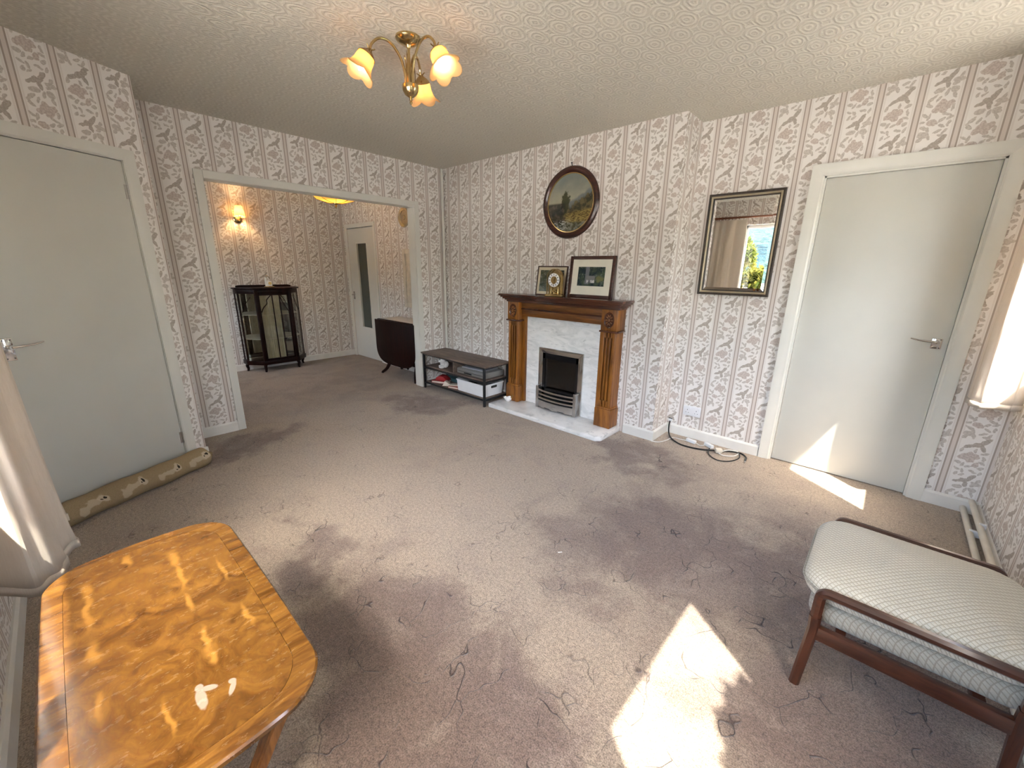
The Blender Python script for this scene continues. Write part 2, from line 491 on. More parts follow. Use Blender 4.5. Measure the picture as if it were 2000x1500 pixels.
plain('cream_mount', (0.76, 0.73, 0.62), 0.7, 0, 0.03)
plain('buff_mount', (0.66, 0.58, 0.42), 0.7, 0, 0.03)
plain('dial_white', (0.86, 0.86, 0.84), 0.35)
plain('dial_black', (0.02, 0.02, 0.02), 0.4)
plain('gilt_frame', (0.56, 0.50, 0.36), 0.3, 0.8, 0.06)
plain('dark_frame', (0.035, 0.022, 0.014), 0.4, 0, 0.4, 90, 0.4)
plain('pewter', (0.42, 0.41, 0.36), 0.24, 1.0, 0.1)
plain('hatch_cream', (0.66, 0.60, 0.50), 0.45)
plain('table_white_top', (0.60, 0.56, 0.52), 0.5, 0, 0.10, 40)
plain('cream_lining', (0.55, 0.49, 0.40), 0.8)
plain('cream_drape', (0.62, 0.57, 0.44), 0.9)
plain('bark', (0.10, 0.07, 0.05), 0.9, 0, 0.3, 20, 0.5)
plain('bounce_paving', (0.50, 0.475, 0.42), 0.95, 0, 0.15, 3, 0.4)  # paving made pale so that it bounces sunlight onto the ceiling
plain('card_white', (0.85, 0.85, 0.84), 0.5)

def make_mirror(name, col, rough):
    k = Nodes(name)
    k.done(k.bsdf(col, rough, 1.0))
make_mirror('mirror_glass', (0.90, 0.90, 0.88), 0.0)

def make_pane(name, tint, f0=0.04):
    k = Nodes(name)
    fc = k.n('LayerWeight', {'Blend': 0.5}).outputs['Facing']
    fr = k.m_('MULTIPLY_ADD', k.m_('POWER', fc, 5.0), 1 - f0, f0)
    g = k.n('BsdfGlossy', {'Color': (1, 1, 1, 1), 'Roughness': 0.0}).outputs[0]
    t = k.n('BsdfTransparent', {'Color': tint + (1,)}).outputs[0]
    k.done(k.n('MixShader', {0: fr, 1: t, 2: g}).outputs[0])
make_pane('window_glass', (0.96, 0.97, 0.96))
make_pane('cabinet_glass', (0.88, 0.89, 0.86))

def make_frosted():
    k = Nodes('frosted_glass')
    v = k.obj()
    nz = k.noise(v, 90, 2.0).outputs[0]
    k.done(k.bsdf(k.mix(nz, (0.055, 0.065, 0.055), (0.09, 0.10, 0.085)), 0.28, 0, k.bump(nz, 0.4, 0.004), 0.5))
make_frosted()

make_pane('fire_glass', (0.34, 0.34, 0.35), 0.06)

def make_marble():
    k = Nodes('marble')
    v = k.obj()
    p = k.map(v, rot=(0, math.radians(35), 0), sc=(2.2, 2.2, 7.0))
    n1 = k.noise(p, 1.8, 5.0, 0.62, 1.2).outputs[0]
    n2 = k.noise(p, 5.5, 5.0, 0.6, 0.6).outputs[0]
    c = k.mix(k.rng(n1, 0.38, 0.66), (0.88, 0.875, 0.86), (0.72, 0.725, 0.71))
    c = k.mix(k.m_('MULTIPLY', k.rng(n2, 0.56, 0.70), 0.5), c, (0.43, 0.44, 0.44))
    k.done(k.bsdf(c, 0.16, 0.0, None, 0.5))
make_marble()

def make_burr(name, mul=1.0, across=False):
    k = Nodes(name)
    v = k.obj()
    x, y, z = k.sep(v)
    wv = k.n('TexNoise', {'Vector': v, 'Scale': 3.2, 'Detail': 2.0}).outputs['Color']
    p = k.vm('ADD', v, k.scale(wv, 0.36))
    if across:
        p = k.map(v, sc=(9.0, 1.5, 1.0))
        n1 = k.noise(p, 3.0, 4.0, 0.6, 1.0).outputs[0]
        fine = k.noise(k.map(v, sc=(60, 8, 1)), 2.0, 3.0).outputs[0]
    else:
        # quarter-matched leaves of veneer: mirror the figure about the leaf joints
        my = k.m_('PINGPONG', k.m_('ADD', y, 1.868), 0.096)
        mx = k.m_('ADD', x, 3.0)
        pv = k.comb(mx, my, 0.0)
        wv2 = k.n('TexNoise', {'Vector': pv, 'Scale': 6.0, 'Detail': 3.0}).outputs['Color']
        p = k.vm('ADD', pv, k.scale(wv2, 0.16))
        n1 = k.noise(p, 8.0, 5.0, 0.62, 1.6).outputs[0]
        fine = k.noise(k.map(p, sc=(28, 90, 1)), 1.5, 3.0).outputs[0]
    c = k.mix(k.rng(n1, 0.30, 0.72), (0.075 * mul, 0.026 * mul, 0.004 * mul), (0.245 * mul, 0.108 * mul, 0.018 * mul))
    c = k.mix(k.m_('MULTIPLY', k.rng(fine, 0.50, 0.70), 0.35), c, (0.13 * mul, 0.04 * mul, 0.006 * mul))
    if not across:
        wn2 = k.scale(k.vm('SUBTRACT', k.n('TexNoise', {'Vector': v, 'Scale': 22.0, 'Detail': 4.0}).outputs['Color'], (0.5, 0.5, 0.5)), 0.034)
        vd = k.vm('MULTIPLY', k.vm('ADD', v, wn2), (0.8, 1, 0))
        blaze = None
        for (ex_, ey_, ea, eb) in ((-0.225, 0.054, 0.040, 0.013), (-0.150, 0.053, 0.060, 0.007), (-0.03, 0.052, 0.035, 0.008), (0.11, 0.052, 0.045, 0.007), (0.165, 0.051, 0.020, 0.009), (-0.17, -0.140, 0.080, 0.008), (-0.24, -0.138, 0.030, 0.013), (-0.01, -0.140, 0.035, 0.012), (0.13, -0.141, 0.030, 0.008), (-0.34, 0.148, 0.030, 0.016), (-0.10, 0.148, 0.05, 0.006), (0.10, 0.148, 0.04, 0.006), (-0.30, -0.044, 0.03, 0.010), (0.24, -0.044, 0.04, 0.005)):
            dd = k.vm('LENGTH', k.map(vd, (ex_, ey_, 0), (0, 0, 0), (ea, eb, 1), 'TEXTURE'))
            blaze = dd if blaze is None else k.m_('MINIMUM', blaze, dd)
        blaze = k.rng(blaze, 0.25, 1.45, 1.0, 0.0)
        c = k.mix(k.m_('MULTIPLY', blaze, 0.62), c, (0.48, 0.23, 0.042))
        burr = k.n('TexVoronoi', {'Vector': v, 'Scale': 95.0}).outputs['Distance']
        spk = k.m_('MULTIPLY', k.rng(burr, 0.05, 0.22, 1.0, 0.0), k.rng(k.noise(v, 7.0, 2.0).outputs[0], 0.52, 0.62))
        c = k.mix(k.m_('MULTIPLY', spk, 0.6), c, (0.10, 0.03, 0.006))
        # two bleached water marks near one end of the top
        def mark(cx, cy, a, b, rot):
            dd = k.vm('LENGTH', k.vm('MULTIPLY', k.map(v, (cx, cy, 0), (0, 0, math.radians(rot)), (a, b, 1), 'TEXTURE'), (1, 1, 0)))
            return k.rng(k.m_('ADD', dd, k.m_('MULTIPLY', k.noise(v, 40.0, 2.0).outputs[0], 0.5)), 0.95, 1.25, 1.0, 0.0)
        mk = k.m_('MAXIMUM', mark(0.305, 0.010, 0.034, 0.011, 0), mark(0.287, 0.026, 0.020, 0.008, 55))
        mk = k.m_('MAXIMUM', mk, mark(0.272, 0.012, 0.012, 0.009, 0))
        mk = k.m_('MAXIMUM', mk, mark(0.324, 0.062, 0.022, 0.007, -25))
        mk = k.m_('MAXIMUM', mk, mark(0.306, 0.066, 0.010, 0.008, 30))
        c = k.mix(k.m_('MULTIPLY', mk, 0.6), c, (0.46, 0.38, 0.29))
    wear = k.noise(k.map(v, sc=(40, 14, 1)), 1.5, 4.0, 0.7).outputs[0]
    ro = k.rng(wear, 0.35, 0.75, 0.14, 0.34)
    k.done(k.bsdf(c, ro, 0.0, k.bump(wear, 0.07, 0.002), 0.5, Coat_Weight=0.3, Coat_Roughness=0.1))
make_burr('burr_yew')
make_burr('yew_band', 1.0, True)

def make_weave(name, c1, c2, s=90.0):
    k = Nodes(name)
    v = k.obj()
    p = k.map(v, rot=(0, 0, math.radians(45)), sc=(s, s, s))
    x, y, z = k.sep(p)
    y = k.m_('ADD', y, k.m_('MULTIPLY', z, 0.7))
    a = k.m_('ABSOLUTE', k.m_('SINE', x))
    b = k.m_('ABSOLUTE', k.m_('SINE', y))
    f = k.m_('MINIMUM', a, b)
    c = k.mix(k.rng(f, 0.12, 0.5), c1, c2)
    c = k.mix(k.m_('MULTIPLY', k.noise(v, 300.0, 2.0).outputs[0], 0.35), c, (0.45, 0.41, 0.33))
    k.done(k.bsdf(c, 0.9, 0.0, k.bump(f, 0.5, 0.003), 0.15, Sheen_Weight=0.2))
make_weave('seat_weave', (0.46, 0.405, 0.30), (0.68, 0.635, 0.53), 250.0)
make_weave('seat_under', (0.24, 0.215, 0.17), (0.36, 0.335, 0.28), 250.0)  # seat weave darkened: shade under the cushion put into the colour

def make_curtain(name, c1, c2):
    k = Nodes(name)
    v = k.obj()
    th = k.noise(k.map(v, sc=(300, 300, 30)), 1.0, 2.0).outputs[0]
    c = k.mix(th, c1, c2)
    d = k.n('BsdfDiffuse', {'Color': c}).outputs[0]
    t = k.n('BsdfTranslucent', {'Color': c}).outputs[0]
    k.done(k.n('MixShader', {0: 0.30, 1: d, 2: t}).outputs[0])
make_curtain('curtain_cloth', (0.70, 0.62, 0.53), (0.80, 0.73, 0.65))

def make_excluder():
    k = Nodes('tapestry')
    v = k.obj()
    x, y, z = k.sep(v)
    th = k.noise(v, 220.0, 2.0).outputs[0]
    c = k.mix(th, (0.26, 0.185, 0.10), (0.43, 0.335, 0.205))
    a = k.m_('SUBTRACT', k.m_('FLOORED_MODULO', x, 0.2), 0.1)
    wob = k.scale(k.vm('SUBTRACT', k.n('TexNoise', {'Vector': v, 'Scale': 22.0, 'Detail': 2.0}).outputs['Color'], (0.5, 0.5, 0.5)), 0.05)
    p = k.vm('ADD', k.comb(a, y, z), wob)
    def el(cx, cz, ra, rz):
        d = k.vm('LENGTH', k.map(k.vm('MULTIPLY', p, (1, 0, 1)), (cx, 0, cz), (0, 0, 0), (ra, 1, rz), 'TEXTURE'))
        return k.rng(d, 0.85, 1.15, 1.0, 0.0)
    body = k.m_('MAXIMUM', el(0.01, 0.088, 0.045, 0.017), el(0.055, 0.076, 0.02, 0.026))
    c = k.mix(k.m_('MULTIPLY', body, 0.55), c, (0.62, 0.52, 0.38))
    c = k.mix(k.m_('MULTIPLY', el(-0.045, 0.096, 0.026, 0.022), 0.8), c, (0.60, 0.50, 0.37))
    c = k.mix(k.m_('MULTIPLY', el(-0.052, 0.102, 0.009, 0.007), 0.95), c, (0.012, 0.010, 0.008))
    c = k.mix(k.m_('MULTIPLY', el(-0.035, 0.091, 0.006, 0.005), 0.9), c, (0.02, 0.015, 0.01))
    k.done(k.bsdf(c, 0.95, 0.0, k.bump(th, 0.3, 0.003), 0.1))
make_excluder()

def make_shade(name, col, trans=0.55):
    k = Nodes(name)
    d = k.n('BsdfPrincipled', {'Base Color': col + (1,), 'Roughness': 0.25}).outputs[0]
    t = k.n('BsdfTranslucent', {'Color': col + (1,)}).outputs[0]
    k.done(k.n('MixShader', {0: trans, 1: d, 2: t}).outputs[0])
make_shade('tulip_glass', (0.86, 0.62, 0.33), 0.5)
make_shade('pendant_glass', (0.90, 0.74, 0.34), 0.6)
make_shade('sconce_cloth', (0.90, 0.80, 0.50), 0.6)

def make_emit(name, col, st):
    k = Nodes(name)
    k.done(k.n('Emission', {'Color': col + (1,), 'Strength': st}).outputs[0])
make_emit('bulb_white', (1.0, 0.80, 0.52), 15.0)
make_emit('bulb_warm', (1.0, 0.68, 0.34), 26.0)
make_emit('bulb_sconce', (1.0, 0.58, 0.25), 330.0)

def make_leaf(name, c1, c2):
    k = Nodes(name)
    nz = k.noise(k.obj(), 3.0, 3.0).outputs[0]
    c = k.mix(k.rng(nz, 0.35, 0.65), c1, c2)
    d = k.n('BsdfDiffuse', {'Color': c}).outputs[0]
    t = k.n('BsdfTranslucent', {'Color': c}).outputs[0]
    k.done(k.n('MixShader', {0: 0.35, 1: d, 2: t}).outputs[0])
make_leaf('leaf_yellow', (0.09, 0.13, 0.025), (0.22, 0.19, 0.04))
make_leaf('leaf_green', (0.06, 0.13, 0.03), (0.12, 0.20, 0.05))

def make_hill():
    k = Nodes('hill_forest')
    v = k.obj()
    n1 = k.noise(v, 0.05, 4.0).outputs[0]
    n2 = k.noise(v, 0.6, 3.0, 0.7).outputs[0]
    c = k.mix(k.rng(n1, 0.4, 0.6), (0.016, 0.034, 0.040), (0.030, 0.060, 0.050))
    c = k.mix(0.8, c, k.mix(k.rng(n2, 0.35, 0.65), (0.25, 0.25, 0.25), (0.75, 0.75, 0.75)), 'OVERLAY')
    k.done(k.bsdf(c, 0.95, 0, k.bump(n2, 0.8, 1.0), 0.1))
make_hill()

# --- flat printed pictures (object space: x across, z up, metres from the picture's centre)
def make_landscape():
    k = Nodes('painted_landscape')
    v = k.obj()
    x, y, z = k.sep(k.scale(v, 1.0 / 0.29))
    nz = k.noise(v, 26.0, 4.0, 0.6).outputs[0]
    nb = k.noise(v, 9.0, 3.0).outputs[0]
    fine = k.noise(k.map(v, sc=(30, 30, 90)), 1.4, 3.0).outputs[0]
    sky = k.mix(k.rng(k.m_('ADD', z, k.m_('MULTIPLY', nb, 0.8)), 0.2, 1.2), (0.40, 0.38, 0.28), (0.19, 0.21, 0.19))
    def below(hsock, soft=0.05):
        return k.rng(k.m_('SUBTRACT', z, hsock), -soft, soft, 1.0, 0.0)
    ridge1 = k.m_('ADD', k.m_('MULTIPLY_ADD', x, 0.42, 0.05), k.m_('MULTIPLY', k.m_('SUBTRACT', nb, 0.5), 0.3))
    c = k.mix(below(ridge1), sky, (0.17, 0.19, 0.19))
    ridge2 = k.m_('ADD', k.m_('MULTIPLY_ADD', x, 0.50, -0.10), k.m_('MULTIPLY', k.m_('SUBTRACT', nz, 0.5), 0.5))
    c = k.mix(below(ridge2), c, k.mix(k.rng(nz, 0.4, 0.6), (0.045, 0.042, 0.025), (0.15, 0.12, 0.055)))
    tx = k.vm('LENGTH', k.vm('MULTIPLY', k.map(k.scale(v, 1.0 / 0.29), (-0.18, 0, 0.02), (0, 0, 0), (0.22, 1, 0.42), 'TEXTURE'), (1, 0, 1)))
    c = k.mix(k.rng(k.m_('ADD', tx, k.m_('MULTIPLY', nz, 1.3)), 1.25, 1.5, 1.0, 0.0), c, k.mix(nz, (0.02, 0.03, 0.015), (0.09, 0.085, 0.035)))
    mead = k.m_('MULTIPLY_ADD', x, 0.10, -0.27)
    c = k.mix(below(mead, 0.04), c, k.mix(k.rng(fine, 0.38, 0.62), (0.10, 0.065, 0.02), (0.34, 0.26, 0.08)))
    left = k.m_('MULTIPLY', k.rng(x, -0.30, -0.05, 1.0, 0.0), k.rng(z, -0.02, 0.05, 1.0, 0.0))
    c = k.mix(k.m_('MULTIPLY', left, 0.9), c, k.mix(k.rng(nz, 0.45, 0.65), (0.016, 0.016, 0.012), (0.09, 0.07, 0.055)))
    riv = k.m_('MULTIPLY', k.rng(z, -0.50, -0.44, 1.0, 0.0), k.rng(fine, 0.52, 0.6))
    c = k.mix(k.m_('MULTIPLY', k.rng(z, -0.58, -0.50, 1.0, 0.0), 0.85), c, k.mix(k.rng(nz, 0.40, 0.60), (0.035, 0.045, 0.025), (0.20, 0.21, 0.18)))
    c = k.mix(k.m_('MULTIPLY', riv, k.rng(x, -0.2, 0.1, 1.0, 0.0)), c, (0.42, 0.44, 0.42))
    k.done(k.bsdf(c, 0.3, 0.0, None, 0.4))
make_landscape()

def make_print(name, dark, mid, light, house=None, sc=1.0):
    k = Nodes(name)
    v = k.obj()
    nz = k.noise(v, 32.0 * sc, 4.0, 0.65, 0.4).outputs[0]
    nb = k.noise(v, 13.0 * sc, 3.0).outputs[0]
    c = k.mix(k.rng(nb, 0.40, 0.60), dark, mid)
    c = k.mix(k.rng(nz, 0.52, 0.68), c, light)
    if house:
        hx, hz, ha, hb = house
        def el(cx, cz, a, b):
            x, y, z = k.sep(v)
            q = k.m_('MAXIMUM', k.m_('ABSOLUTE', k.m_('DIVIDE', k.m_('SUBTRACT', x, cx), a)), k.m_('ABSOLUTE', k.m_('DIVIDE', k.m_('SUBTRACT', z, cz), b)))
            return k.rng(q, 0.92, 1.05, 1.0, 0.0)
        c = k.mix(el(hx - ha * 0.9, hz + hb * 1.3, ha * 0.45, hb * 2.6), c, (0.16, 0.17, 0.19))
        c = k.mix(el(hx, hz + hb * 0.55, ha, hb * 0.6), c, (0.20, 0.20, 0.20))
        c = k.mix(el(hx, hz - hb * 0.45, ha * 0.95, hb * 0.42), c, k.mix(k.rng(nz, 0.45, 0.55), (0.60, 0.60, 0.60), (0.12, 0.12, 0.13)))
        dl = k.vm('LENGTH', k.vm('MULTIPLY', k.map(v, (0.085, 0, -0.018), (0, 0, 0), (0.055, 1, 0.038), 'TEXTURE'), (1, 0, 1)))
        c = k.mix(k.m_('MULTIPLY', k.rng(k.m_('ADD', dl, k.m_('MULTIPLY', nz, 2.2)), 1.5, 2.1, 1.0, 0.0), 0.6), c, (0.24, 0.24, 0.09))
    k.done(k.bsdf(c, 0.18, 0.0, None, 0.5))
make_print('print_cottage', (0.016, 0.028, 0.035), (0.05, 0.075, 0.05), (0.14, 0.17, 0.14), (0.0, -0.028, 0.042, 0.03))
make_print('print_aerial', (0.045, 0.055, 0.028), (0.11, 0.11, 0.065), (0.26, 0.25, 0.21), None, 1.4)


# ------------------------------------------------------------------ the room shell
H = 2.465
FY, AY = 0.035, 0.335            # chimney-breast face, alcove face
EX, SY_ = 4.65, -3.52            # window walls
def struct(name, bm, mat, label, cat, parent=None, uvoff=None, smooth=False):
    o = obj(name, bm, mat, parent, smooth, uvoff)
    return tag(o, label, cat, None, 'structure')

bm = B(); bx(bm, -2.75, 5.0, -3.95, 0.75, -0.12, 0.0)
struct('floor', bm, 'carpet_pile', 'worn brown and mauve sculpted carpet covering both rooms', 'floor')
bm = B(); bx(bm, -2.75, 4.9, -3.77, 0.75, H, H + 0.14)
struct('ceiling', bm, 'ceiling_paper', 'cream embossed papered ceiling with oval swirls', 'ceiling')

# fireplace wall: chimney breast and alcove with the door opening
bm = B()
bx(bm, 0.0, 2.735, FY, 0.62, 0, H)
DX0, DX1, DZ = 3.55, 4.335, 2.0
bx(bm, 2.735, DX0, AY, 0.62, 0, H)
bx(bm, DX1, EX + 0.12, AY, 0.62, 0, H)
bx(bm, DX0, DX1, AY, 0.62, DZ, H)
def off_n(c, n):
    if abs(n.x) > 0.5:
        return 0.06
    return -0.105 if c.x < 2.73 else -0.147
struct('wall_north', bm, 'wallpaper', 'papered fireplace wall with projecting chimney breast and alcove', 'wall', None, off_n)

# wall with the wide opening to the dining room
OY0, OY1, OZ = -2.255, -0.365, 2.03
bm = B()
bx(bm, -0.11, 0, SY_ - 0.02, OY0, 0, H)
bx(bm, -0.11, 0, OY1, 0.3, 0, H)
bx(bm, -0.11, 0, OY0, OY1, OZ, H)
struct('wall_west', bm, 'wallpaper', 'papered wall with wide squared opening into the dining room', 'wall', None, lambda c, n: 0.005)

# angled wall with the left door: local frame along the wall
LA = Vector((0.45, -2.63, 0)); LD = Vector((0.446, -0.895, 0)).normalized(); LN = Vector((0.895, 0.446, 0)).normalized()
ML = Matrix(((LD.x, LN.x, 0, LA.x), (LD.y, LN.y, 0, LA.y), (0, 0, 1, 0), (0, 0, 0, 1)))   # x: along, y: into the room
LS0, LS1, LL = 0.14, 0.90, 1.02
bm = B()
bx(bm, 0, LS0, -0.12, 0, 0, H, M=ML)
bx(bm, LS1, LL, -0.12, 0, 0, H, M=ML)
bx(bm, LS0, LS1, -0.12, 0, 1.985, H, M=ML)
prism(bm, [(0.45, -2.63), (0.39, -2.70), (0.0, -2.74), (0.0, -2.665)], 'z', 0, H)
struct('wall_southwest', bm, 'wallpaper', 'short angled papered wall around the left hand door', 'wall', None, lambda c, n: 0.03)

# south wall with the wide window (behind the camera, seen in the mirror)
WX0, WX1, WZ0, WZ1 = 2.12, 4.0, 0.80, 2.09
bm = B()
bx(bm, -0.11, WX0, SY_ - 0.25, SY_, 0, H)
bx(bm, WX1, EX + 0.12, SY_ - 0.25, SY_, 0, H)
bx(bm, WX0, WX1, SY_ - 0.25, SY_, 0, WZ0)
bx(bm, WX0, WX1, SY_ - 0.25, SY_, WZ1, H)
struct('wall_south', bm, 'wallpaper', 'papered wall under and around the wide garden window', 'wall', None, lambda c, n: 0.0)

# east wall with two casements
E1 = (-3.105, -2.285, 0.985, 2.195)
E2 = (-0.565, 0.245, 0.985, 2.055)
bm = B()
cuts = [SY_ - 0.0, E1[0], E1[1], E2[0], E2[1], AY + 0.28]
bx(bm, EX, EX + 0.12, cuts[0], cuts[1], 0, H)
bx(bm, EX, EX + 0.12, cuts[2], cuts[3], 0, H)
bx(bm, EX, EX + 0.12, cuts[4], cuts[5], 0, H)
for e in (E1, E2):
    bx(bm, EX, EX + 0.12, e[0], e[1], 0, e[2])
    bx(bm, EX, EX + 0.12, e[0], e[1], e[3], H)
struct('wall_east', bm, 'wallpaper', 'papered outside wall with two casement windows above the pipes', 'wall', None, lambda c, n: 0.02)

# dining room shell
GX, DY = -2.38, 0.0
bm = B(); bx(bm, GX - 0.2, GX, SY_ - 0.25, 0.2, 0, H)
struct('wall_west_dining', bm, 'wallpaper', 'far papered dining wall behind the china cabinet', 'wall', None, lambda c, n: 0.04)
DD0, DD1, DDZ = -2.295, -1.53, 1.955
bm = B()
bx(bm, GX, DD0, DY, 0.2, 0, H)
bx(bm, DD1, -0.11, DY, 0.2, 0, H)
bx(bm, DD0, DD1, DY, 0.2, DDZ, H)
struct('wall_north_dining', bm, 'wallpaper', 'papered dining wall with the glazed door and hatch', 'wall', None, lambda c, n: 0.0)
bm = B()
SW = (-1.75, -0.85, 1.0, 1.95)
bx(bm, GX, SW[0], SY_ - 0.25, SY_, 0, H)
bx(bm, SW[1], -0.11, SY_ - 0.25, SY_, 0, H)
bx(bm, SW[0], SW[1], SY_ - 0.25, SY_, 0, SW[2])
bx(bm, SW[0], SW[1], SY_ - 0.25, SY_, SW[3], H)
struct('wall_south_dining', bm, 'wallpaper', 'dining room outside wall with an added unseen window', 'wall', None, lambda c, n: 0.0)

# skirting boards
def skirt(name, runs, label, h=0.085, t=0.016):
    bm = B()
    for (x0, y0, x1, y1, nx, ny) in runs:
        d = Vector((x1 - x0, y1 - y0, 0)); L = d.length; d.normalize()
        M = Matrix(((d.x, nx, 0, x0), (d.y, ny, 0, y0), (0, 0, 1, 0), (0, 0, 0, 1)))
        prism(bm, [(0, 0), (t, 0), (t, h - 0.012), (t * 0.45, h), (0, h)], 'x', 0, L, 0, M)
    bmesh.ops.recalc_face_normals(bm, faces=bm.faces[:])
    return struct(name, bm, 'skirting_paint', label, 'baseboard')
skirt('baseboard_north', [(0.0, FY, 1.10, FY, 0, -1), (2.47, FY, 2.735 + 0.016, FY, 0, -1), (2.735, FY, 2.735, AY, 1, 0), (2.735, AY, 3.475, AY, 0, -1), (4.39, AY, EX, AY, 0, -1)], 'white skirting board along the fireplace wall and alcove')
skirt('baseboard_west', [(0, -2.66, 0, -2.31, 1, 0), (0, -0.31, 0, FY, 1, 0)], 'white skirting board on both sides of the wide opening')
a0 = LA; a1 = LA + LD * 0.075; b0 = LA + LD * 0.965; b1 = LA + LD * 0.99
skirt('baseboard_southwest', [(a0.x, a0.y, a1.x, a1.y, LN.x, LN.y), (b0.x, b0.y, b1.x, b1.y, LN.x, LN.y), (0.455, -2.625, 0.425, -2.660, -0.76, 0.65)], 'short white skirting piece beside the left door frame')
skirt('baseboard_south', [(0.95, SY_, EX, SY_, 0, 1)], 'white skirting board beneath the curtain and coffee table', 0.09)
skirt('baseboard_east', [(EX, SY_, EX, AY, -1, 0)], 'white skirting board behind the heating pipes', 0.075)
skirt('baseboard_west_dining', [(GX, SY_, GX, DY, 1, 0)], 'white skirting board behind the china cabinet')
skirt('baseboard_north_dining', [(-1.47, DY, -0.11, DY, 0, -1)], 'white skirting board behind the drop leaf table')

# wide opening lining and architrave
bm = B()
TW, TT = 0.055, 0.016
for s in (0, 1):
    x0, x1 = (0, TT) if s == 0 else (-0.11 - TT, -0.11)
    bx(bm, x0, x1, OY0 - TW, OY0 + 0.004, 0, OZ + TW, 0.004)
    bx(bm, x0, x1, OY1 - 0.004, OY1 + TW, 0, OZ + TW, 0.004)
    bx(bm, x0, x1, OY0 + 0.0041, OY1 - 0.0041, OZ - 0.004, OZ + TW, 0.004)
bx(bm, -0.111, 0.001, OY0, OY0 + 0.006, 0, OZ)
bx(bm, -0.111, 0.001, OY1 - 0.006, OY1, 0, OZ)
bx(bm, -0.111, 0.001, OY0, OY1, OZ - 0.006, OZ)
struct('trim_1', bm, 'white_paint', 'white painted frame lining the wide opening', 'trim')
# boxed pipe in the corner
bm = B()
lathe(bm, [(0.017, 0.09), (0.017, H - 0.045), (0.013, H - 0.04), (0.013, H)], 14, Matrix.Translation((0.021, 0.013, 0)))
struct('trim_2', bm, 'white_paint', 'slim white painted pipe rising in the room corner', 'trim')

# ------------------------------------------------------------------ doors
def lever_handle(parent, M, mirror=1, plate=(0.042, 0.115)):
    bm = B(); bx(bm, -plate[0] / 2, plate[0] / 2, 0.0, 0.007, -plate[1] / 2, plate[1] / 2, 0.003)
    bm.transform(M); hp = obj('handle_plate', bm, 'chrome', parent)
    bm = B()
    lathe(bm, [(0.010, 0), (0.009, 0.02), (0.011, 0.03), (0.011, 0.04)], 14, Matrix.Rotation(-PI / 2, 4, 'X') @ Matrix.Translation((0, -0.012, 0.004)))
    pts = spline([(0, 0.040, 0.012), (mirror * 0.03, 0.045, 0.014), (mirror * 0.075, 0.047, 0.017), (mirror * 0.118, 0.045, 0.025)], 6)
    tube(bm, pts, lambda s: 0.009 - 0.0048 * s, 10)
    bm.transform(M); obj('lever', bm, 'chrome', hp)
    bm = B()
    for sx in (-1, 1):
        for sz in (-1, 1):
            lathe(bm, [(0.0028, 0), (0.0028, 0.002)], 8, Matrix.Translation((sx * plate[0] * 0.33, 0.0065, sz * plate[1] * 0.40)) @ Matrix.Rotation(-PI / 2, 4, 'X'))
    bm.transform(M); obj('screw', bm, 'slot_dark', hp)

def architrave(bm, s0, s1, top, w, t, y0=0.0, dirn=1, M=None, z0=0.0):
    # moulded strips in local frame: x along the wall, y out of the wall
    prof = [(0, 0), (w, 0), (w, t), (w * 0.55, t), (w * 0.35, t * 0.72), (w * 0.12, t * 0.72), (0, t * 0.45)]
    def P(p):
        return p
    for sgn, e in ((-1, s0), (1, s1)):
        t_ = bmesh.new()
        lo = []
        for zz, ext in ((z0, 0.0), (top, 1.0)):
            lo.append([(e + sgn * a, y0 + b, zz + ext * a) for a, b in prof])
        merge(bm, rings(t_, lo), M)
    t_ = bmesh.new()
    lo = []
    for xx, sg in ((s0, -1), (s1, 1)):
        lo.append([(xx + sg * a, y0 + b, top + a) for a, b in prof])
    merge(bm, rings(t_, lo), M)

# left door in the angled wall
d1 = thing('door_1', 'cream flush door with dark lever in the angled wall', 'door', tuple(LA), 0, None, 'structure')
LI = Matrix.Translation(-LA)
MLl = LI @ ML
bm = B(); bx(bm, LS0 + 0.004, LS1 - 0.004, -0.045, -0.003, 0.008, 1.978, 0.003, M=MLl); obj('door_leaf', bm, 'door_paint', d1)
bm = B()
architrave(bm, LS0, LS1, 1.983, 0.062, 0.018, 0.0, 1, MLl)
bx(bm, LS0 - 0.002, LS0 + 0.002, -0.11, 0.0, 0, 1.985, M=MLl); bx(bm, LS1 - 0.002, LS1 + 0.002, -0.11, 0, 0, 1.985, M=MLl); bx(bm, LS0, LS1, -0.11, 0, 1.981, 1.985, M=MLl)
bx(bm, LS0, LS1, -0.11, -0.05, 0, 1.985, M=MLl)
bmesh.ops.recalc_face_normals(bm, faces=bm.faces[:])
obj('door_frame', bm, 'white_paint', d1)
for zz in (1.81, 0.22):
    bm = B()
    for q in range(3):
        lathe(bm, [(0.0055, q * 0.027), (0.0055, q * 0.027 + 0.025)], 10, MLl @ Matrix.Translation((LS0 + 0.002, 0.002, zz - 0.04)))
    bx(bm, LS0 - 0.001, LS0 + 0.018, -0.004, 0.0, zz - 0.04, zz + 0.04, M=MLl)
    obj('hinge', bm, 'steel_brushed', d1)
lever_handle(d1, MLl @ Matrix.Translation((0.842, -0.003, 0.975)), -1)

